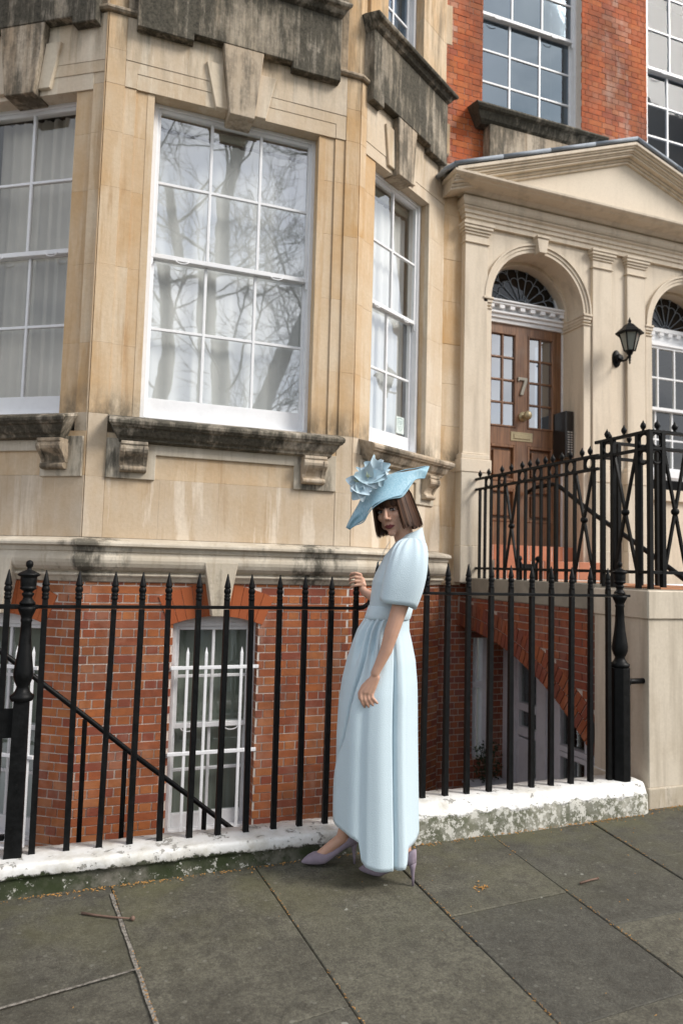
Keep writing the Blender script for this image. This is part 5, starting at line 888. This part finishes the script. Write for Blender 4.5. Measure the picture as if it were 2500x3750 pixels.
def sleeve(side):
    def f(m):
        N = 72; vs = []
        for j, (z, L_, R_, yc, D_) in enumerate(SLV):
            for i in range(N):
                ph = 2 * PI * i / N; c, s = math.cos(ph), math.sin(ph); pl = .007 * math.sin(ph * 13) * max(0, 1 - j / 5) * (1 if s < 0 or side > 0 else .3)
                vs.append(((L_ + R_) / 2 + ((R_ - L_) / 2 + pl) * math.copysign(abs(c) ** (.9 - .32 * j / 8), c), side * (-1) * (yc + (D_ * .9 + pl) * math.copysign(abs(s) ** .55, s)) * 1.0, z - c * .024 * (j / 8) ** 2 - .006 * math.sin(ph * 2) * (j / 8)))
        m.add(vs, [(j * N + i, j * N + (i + 1) % N, (j + 1) * N + (i + 1) % N, (j + 1) * N + i) for j in range(len(SLV) - 1) for i in range(N)] + [tuple(range(N))], True)
    return f
for sd_ in (-1, 1):
    s_o = part('sleeve', sk, 'dress_cloth', sleeve(sd_)); x_ = s_o.modifiers.new('sub', 'SUBSURF'); x_.levels = 1; x_.render_levels = 1; x_ = s_o.modifiers.new('thick', 'SOLIDIFY'); x_.thickness = .005; x_.offset = -1
plain('dress_shade', (.30, .42, .48), .8, .2)
part('neck_placket', sk, 'dress_cloth', lambda m: m.add([(-.004, -.030, 1.628), (-.034, -.040, 1.575), (-.062, -.050, 1.515), (-.078, -.052, 1.475), (-.066, -.030, 1.500), (-.040, -.012, 1.560), (-.008, -.004, 1.618)], [(0, 1, 5, 6), (1, 2, 4, 5), (2, 3, 4)], True))

# shoes
def shoe(toe, heel, hz, m):
    toe, heel = V(toe), V(heel); d = (heel - toe); Ls = d.length; t = d.normalized(); n_ = V((-t.y, t.x, 0)); g0 = .004
    sec = [(0, .004, .010, .014), (.04, .015, .006, .026), (.12, .027, .003, .043), (.22, .036, .002, .056), (.32, .040, .002, .060), (.42, .039, .006, .058), (.55, .034, .030, .070), (.68, .030, .056, .094), (.80, .029, .076, .124), (.90, .029, .086, .150), (.97, .024, .090, .163), (1.0, .012, .094, .165)]
    N = 16; vs = []
    for (f, w_, z0, z1) in sec:
        for i in range(N): a = 2 * PI * i / N; c, s = math.cos(a), math.sin(a); vs.append(toe + t * Ls * f + n_ * w_ * math.copysign(abs(c) ** .8, c) + V((0, 0, g0 + (z0 + z1) / 2 + (z1 - z0) / 2 * math.copysign(abs(s) ** .7, s))))
    m.add(vs, [(j * N + i, j * N + (i + 1) % N, (j + 1) * N + (i + 1) % N, (j + 1) * N + i) for j in range(len(sec) - 1) for i in range(N)] + [tuple(range(N)), tuple(range((len(sec) - 1) * N, len(sec) * N))], True)
    h = toe + t * Ls * .945; m.tube([h + V((0, 0, g0 + .10)), h + V((0, 0, .075)) + t * .002, h + V((0, 0, .045)) + t * .004, h + t * .006 + V((0, 0, .001))], [.020, .012, .0075, .0052], 10)
part('shoe', WOM, 'suede', lambda m: shoe((-.412, .034, 0), (-.140, .085, 0), .1, m)); part('shoe', WOM, 'suede', lambda m: shoe((-.122, -.004, 0), (.147, -.134, 0), .1, m))

# hat: a free-form tilted plate of straw with silk blossoms
UP = [(-0.2243, 1.6869, -0.06), (-0.2026, 1.7361, -0.06), (-0.1696, 1.7929, -0.05), (-0.1468, 1.8372, -0.03), (-0.1, 1.9, 0.0), (-0.0503, 1.9474, 0.02), (0.0, 1.9741, 0.04), (0.0618, 1.9967, 0.05), (0.1156, 2.0058, 0.05), (0.1618, 2.0156, 0.04), (0.1855, 2.0142, 0.03)]
LO = [(-0.2064, 1.677, -0.08), (-0.1809, 1.6945, -0.1), (-0.1379, 1.7122, -0.13), (-0.113, 1.7528, -0.155), (-0.084, 1.7864, -0.165), (-0.0382, 1.816, -0.165), (0.0105, 1.8371, -0.155), (0.053, 1.8534, -0.135), (0.0917, 1.9067, -0.09), (0.1184, 1.9389, -0.05), (0.1636, 1.9498, -0.01)]
def cat_(tab, t):
    n = len(tab) - 1; x = min(t * n, n - 1e-6); i = int(x); f = x - i; p = [tab[max(0, min(n, i + q))] for q in (-1, 0, 1, 2)]
    return V([.5 * (2 * p[1][a] + (p[2][a] - p[0][a]) * f + (2 * p[0][a] - 5 * p[1][a] + 4 * p[2][a] - p[3][a]) * f * f + (3 * p[1][a] - p[0][a] - 3 * p[2][a] + p[3][a]) * f ** 3) for a in range(3)])
def pk(q): return V((q.x, q.z, q.y))               # tables hold x, z, y
def hat(m):
    A, B = 44, 14; vs = []
    for i in range(A + 1):
        lo, up = pk(cat_(LO, i / A)), pk(cat_(UP, i / A))
        for j in range(B + 1):
            f = j / B; p = lo.lerp(up, f); bl = math.sin(PI * f); p += V((0, -.020 * bl - .030 * math.sin(PI * i / A) * f + .010 * math.sin(f * 2 * PI) * math.sin(i / A * 2 * PI * 1.5), .016 * math.sin(PI * 2 * f + i * .14) * math.sin(PI * i / A) + .020 * bl * math.sin(PI * i / A))); vs.append(p)
    W_ = B + 1; m.add(vs, [(i * W_ + j, i * W_ + j + 1, (i + 1) * W_ + j + 1, (i + 1) * W_ + j) for i in range(A) for j in range(B)], True)
ht = part('hat', WOM, 'straw', hat); x_ = ht.modifiers.new('thick', 'SOLIDIFY'); x_.thickness = .0035; ht['label'] = 'wide swooping pale blue straw hat with silk flowers'
part('hat_wire', ht, 'straw', lambda m: (m.tube([pk(cat_(LO, t)) for t in np.linspace(0, 1, 50)], .0028, 6), m.tube([pk(cat_(UP, t)) for t in np.linspace(0, 1, 50)], .0028, 6), m.tube([pk(cat_(UP, 0)), pk(cat_(LO, 0))], .0028, 6), m.tube([pk(cat_(UP, 1)), pk(cat_(LO, 1))], .0028, 6)))
pr_ = random.Random(5)
def petal(c, d, nrm_, L_, W_):
    def f(m):
        d_ = d.normalized(); s_ = d_.cross(nrm_).normalized(); n2 = s_.cross(d_).normalized(); vs = []; A = 8; tw = pr_.uniform(-.5, .5); curl = pr_.uniform(.15, .75)
        for i in range(A + 1):
            f_ = i / A; w_ = W_ * (math.sin(PI * min(.985, f_ ** .62)) ** .62) * (1 - .1 * f_) + .0008
            for j in (-1, -.5, 0, .5, 1): q = c + d_ * L_ * f_ + (s_ * math.cos(tw * f_) + n2 * math.sin(tw * f_)) * w_ * j + n2 * (-curl * L_ * f_ * f_ * .6 + .35 * w_ * j * j + .02 * L_ * math.sin(j * 5 + f_ * 7)); vs.append(q)
        m.add(vs, [(i * 5 + j, i * 5 + j + 1, (i + 1) * 5 + j + 1, (i + 1) * 5 + j) for i in range(A) for j in range(4)], True)
    return f
FLW = [((-.118, -.135, 1.930), 12, .078), ((-.168, -.120, 1.905), 11, .066), ((-.082, -.120, 1.962), 10, .076), ((-.150, -.140, 1.868), 8, .066)]
for c, n, ln in FLW:
    c = V(c)
    for i in range(n):
        a = 2 * PI * i / n + pr_.uniform(-.25, .25); el = pr_.uniform(-.25, .8); d = V((math.cos(a) * math.cos(el), -abs(math.sin(el)) * .9 - .08, math.sin(a) * math.cos(el))); part('petal', ht, 'petal_silk', petal(c, d, V((0, -1, .2)), ln * pr_.uniform(.75, 1.12), ln * pr_.uniform(.34, .50)))
for d, ln in (((.10, -.1, 1.0), .115), ((.52, -.1, .80), .105), ((.85, -.1, .45), .10), ((-1, -.1, -.35), .10), ((-.8, -.1, .55), .09)): part('petal', ht, 'petal_silk', petal(V((-.105, -.115, 1.935)), V(d), V((0, -1, .1)), ln, .017))
part('stamens', ht, 'pollen', lambda m: [m.tube([V(c) + V((0, -.02, 0)), V(c) + V((pr_.gauss(-.004, .008), -.04, pr_.gauss(.006, .008)))], .0014, 4) for c, _, _ in FLW[:2] for _i in range(14)])

# ------------------------------------------------------------------ litter on the pavement
for pts, lab in (([(.106, 3.347), (.165, 3.305), (.238, 3.262), (.307, 3.228)], 'long dry twig lying near the left dwarf wall'), ([(2.335, 2.914), (2.40, 2.925), (2.452, 2.930)], 'short pale twig lying on the slabs at the right')):
    t = part('twig', None, 'twig_bark', lambda m: (m.tube([(x, y, gz(x) + .008) for x, y in pts], [.0055, .0045, .004, .003][:len(pts)], 6), m.ball((pts[-1][0], pts[-1][1], gz(pts[-1][0]) + .009), .010 if len(pts) > 3 else .006, 8, 6))); tag(t, lab, 'twig', 'twigs on the pavement')
def litter(m):
    r_ = random.Random(9)
    def bit(x, y, s):
        z = gz(x) + .003 + r_.random() * .006; a = r_.uniform(0, PI); d = V((math.cos(a), math.sin(a), r_.gauss(0, .25))) * s; q = V((-math.sin(a), math.cos(a), r_.gauss(0, .3))) * s * .35
        c = V((x, y, z)); m.add([c - d - q * .4, c - q, c + d, c + q, c + V((0, 0, s * .4))], [(0, 1, 4), (1, 2, 4), (2, 3, 4), (3, 0, 4)])
    for i in range(2600):
        x = r_.uniform(-.6, 5.2); w_ = .35 + .65 * (math.sin(x * 5.1) * .5 + .5) * (math.sin(x * 1.7 + 1) * .5 + .5); w_ = w_ if x > 1.55 else w_ * .6
        if r_.random() > w_: continue
        base = 3.578 if x < 1.6 else 3.585 if x < 3.43 else 3.64; bit(x, base - abs(r_.gauss(0, .013)) - (.0 if r_.random() < .9 else r_.random() * .06), r_.uniform(.003, .0085))
    for i in range(7, 12):
        for k_ in range(260):
            y = r_.uniform(1.2, 3.58)
            if math.sin(y * 7 + i * 2.1) * .5 + .5 < r_.random() * 1.1: continue
            bit(ex(i, y) + r_.gauss(0, .0035), y, r_.uniform(.0025, .006))
    for k_ in range(60): bit(r_.uniform(-.5, 3.5), r_.uniform(1.4, 3.5), r_.uniform(.003, .007))
    for k_ in range(26): bit(1.86 + r_.gauss(0, .022), 3.03 + r_.gauss(0, .015), r_.uniform(.005, .011))
tag(part('fallen_catkins', None, 'catkin', litter), 'brown fallen catkins gathered along the wall foot and slab joints', 'litter', kind='stuff')

# ------------------------------------------------------------------ bare trees across the street, seen in the window panes
def bare_tree(base, trunk, r0, seed, label):
    r_ = random.Random(seed); t = thing('bare_tree', label, 'tree', base, 'bare trees across the street'); mt, mc = MB(), MB()
    pts = [V(p) for p in trunk]; n = len(pts); mt.tube(pts, [r0 * (1 - .72 * i / (n - 1)) for i in range(n)], 12)
    def grow(p, d, L_, r, lev):
        seg = 4; q = [p]; dd = d.copy()
        for i in range(seg): dd = (dd + V((r_.gauss(0, .22), r_.gauss(0, .22), r_.gauss(.05, .16)))).normalized(); q.append(q[-1] + dd * L_ / seg)
        (mt if lev < 1 else mc).tube(q, [r * (1 - .6 * i / seg) for i in range(seg + 1)], 6 if lev < 2 else 4 if lev < 3 else 3, False)
        if lev >= 3: return
        for i in range((5, 5, 5, 3)[lev]):
            f = r_.uniform(.3, 1.0); j = min(int(f * seg), seg - 1); o_ = q[j].lerp(q[j + 1], f * seg - j); a = (dd + V((r_.gauss(0, .75), r_.gauss(0, .75), r_.gauss(.12, .5)))).normalized(); grow(o_, a, L_ * r_.uniform(.5, .72), max(r * r_.uniform(.34, .5), .009), lev + 1)
    for i in range(2, n):
        for k_ in range(2 if i < n - 1 else 4):
            a = r_.uniform(0, 6.28); d = V((math.cos(a), math.sin(a) * .8, r_.uniform(.3, 1.0))).normalized(); grow(pts[i] if k_ == 0 else pts[i - 1].lerp(pts[i], r_.random()), d, r_.uniform(2.6, 4.4), r0 * r_.uniform(.09, .20), 0)
    mt.build('trunk', 'bark', t); mc.build('crown', 'bark', t)
bare_tree((3.6, -9, 0), [(3.6, -9, -.1), (3.62, -9, 3), (3.55, -9, 6), (3.45, -9.1, 9), (3.4, -9.1, 12), (3.9, -9.2, 14.5), (4.2, -9.2, 17)], .36, 1, 'tall bare street tree with straight trunk, reflected mid-window')
bare_tree((4.2, -9.6, 0), [(4.2, -9.6, -.1), (4.35, -9.6, 3), (4.75, -9.6, 5.7), (5.7, -9.6, 8.4), (6.6, -9.6, 11), (7.1, -9.6, 14)], .38, 2, 'bare street tree with leaning trunk, reflected in the right panes')
bare_tree((1.6, -10.2, 0), [(1.6, -10.2, -.1), (2.1, -10.2, 4), (2.6, -10.2, 7.5), (2.45, -10.2, 9.7), (1.85, -10.2, 13), (1.6, -10.2, 16)], .30, 3, 'bare street tree with crooked trunk, reflected in the left panes')
bare_tree((-5.5, -10.5, 0), [(-5.5, -10.5, -.1), (-5.4, -10.5, 4), (-5.2, -10.5, 8), (-5.4, -10.5, 12)], .3, 4, 'bare street tree farthest left across the road')
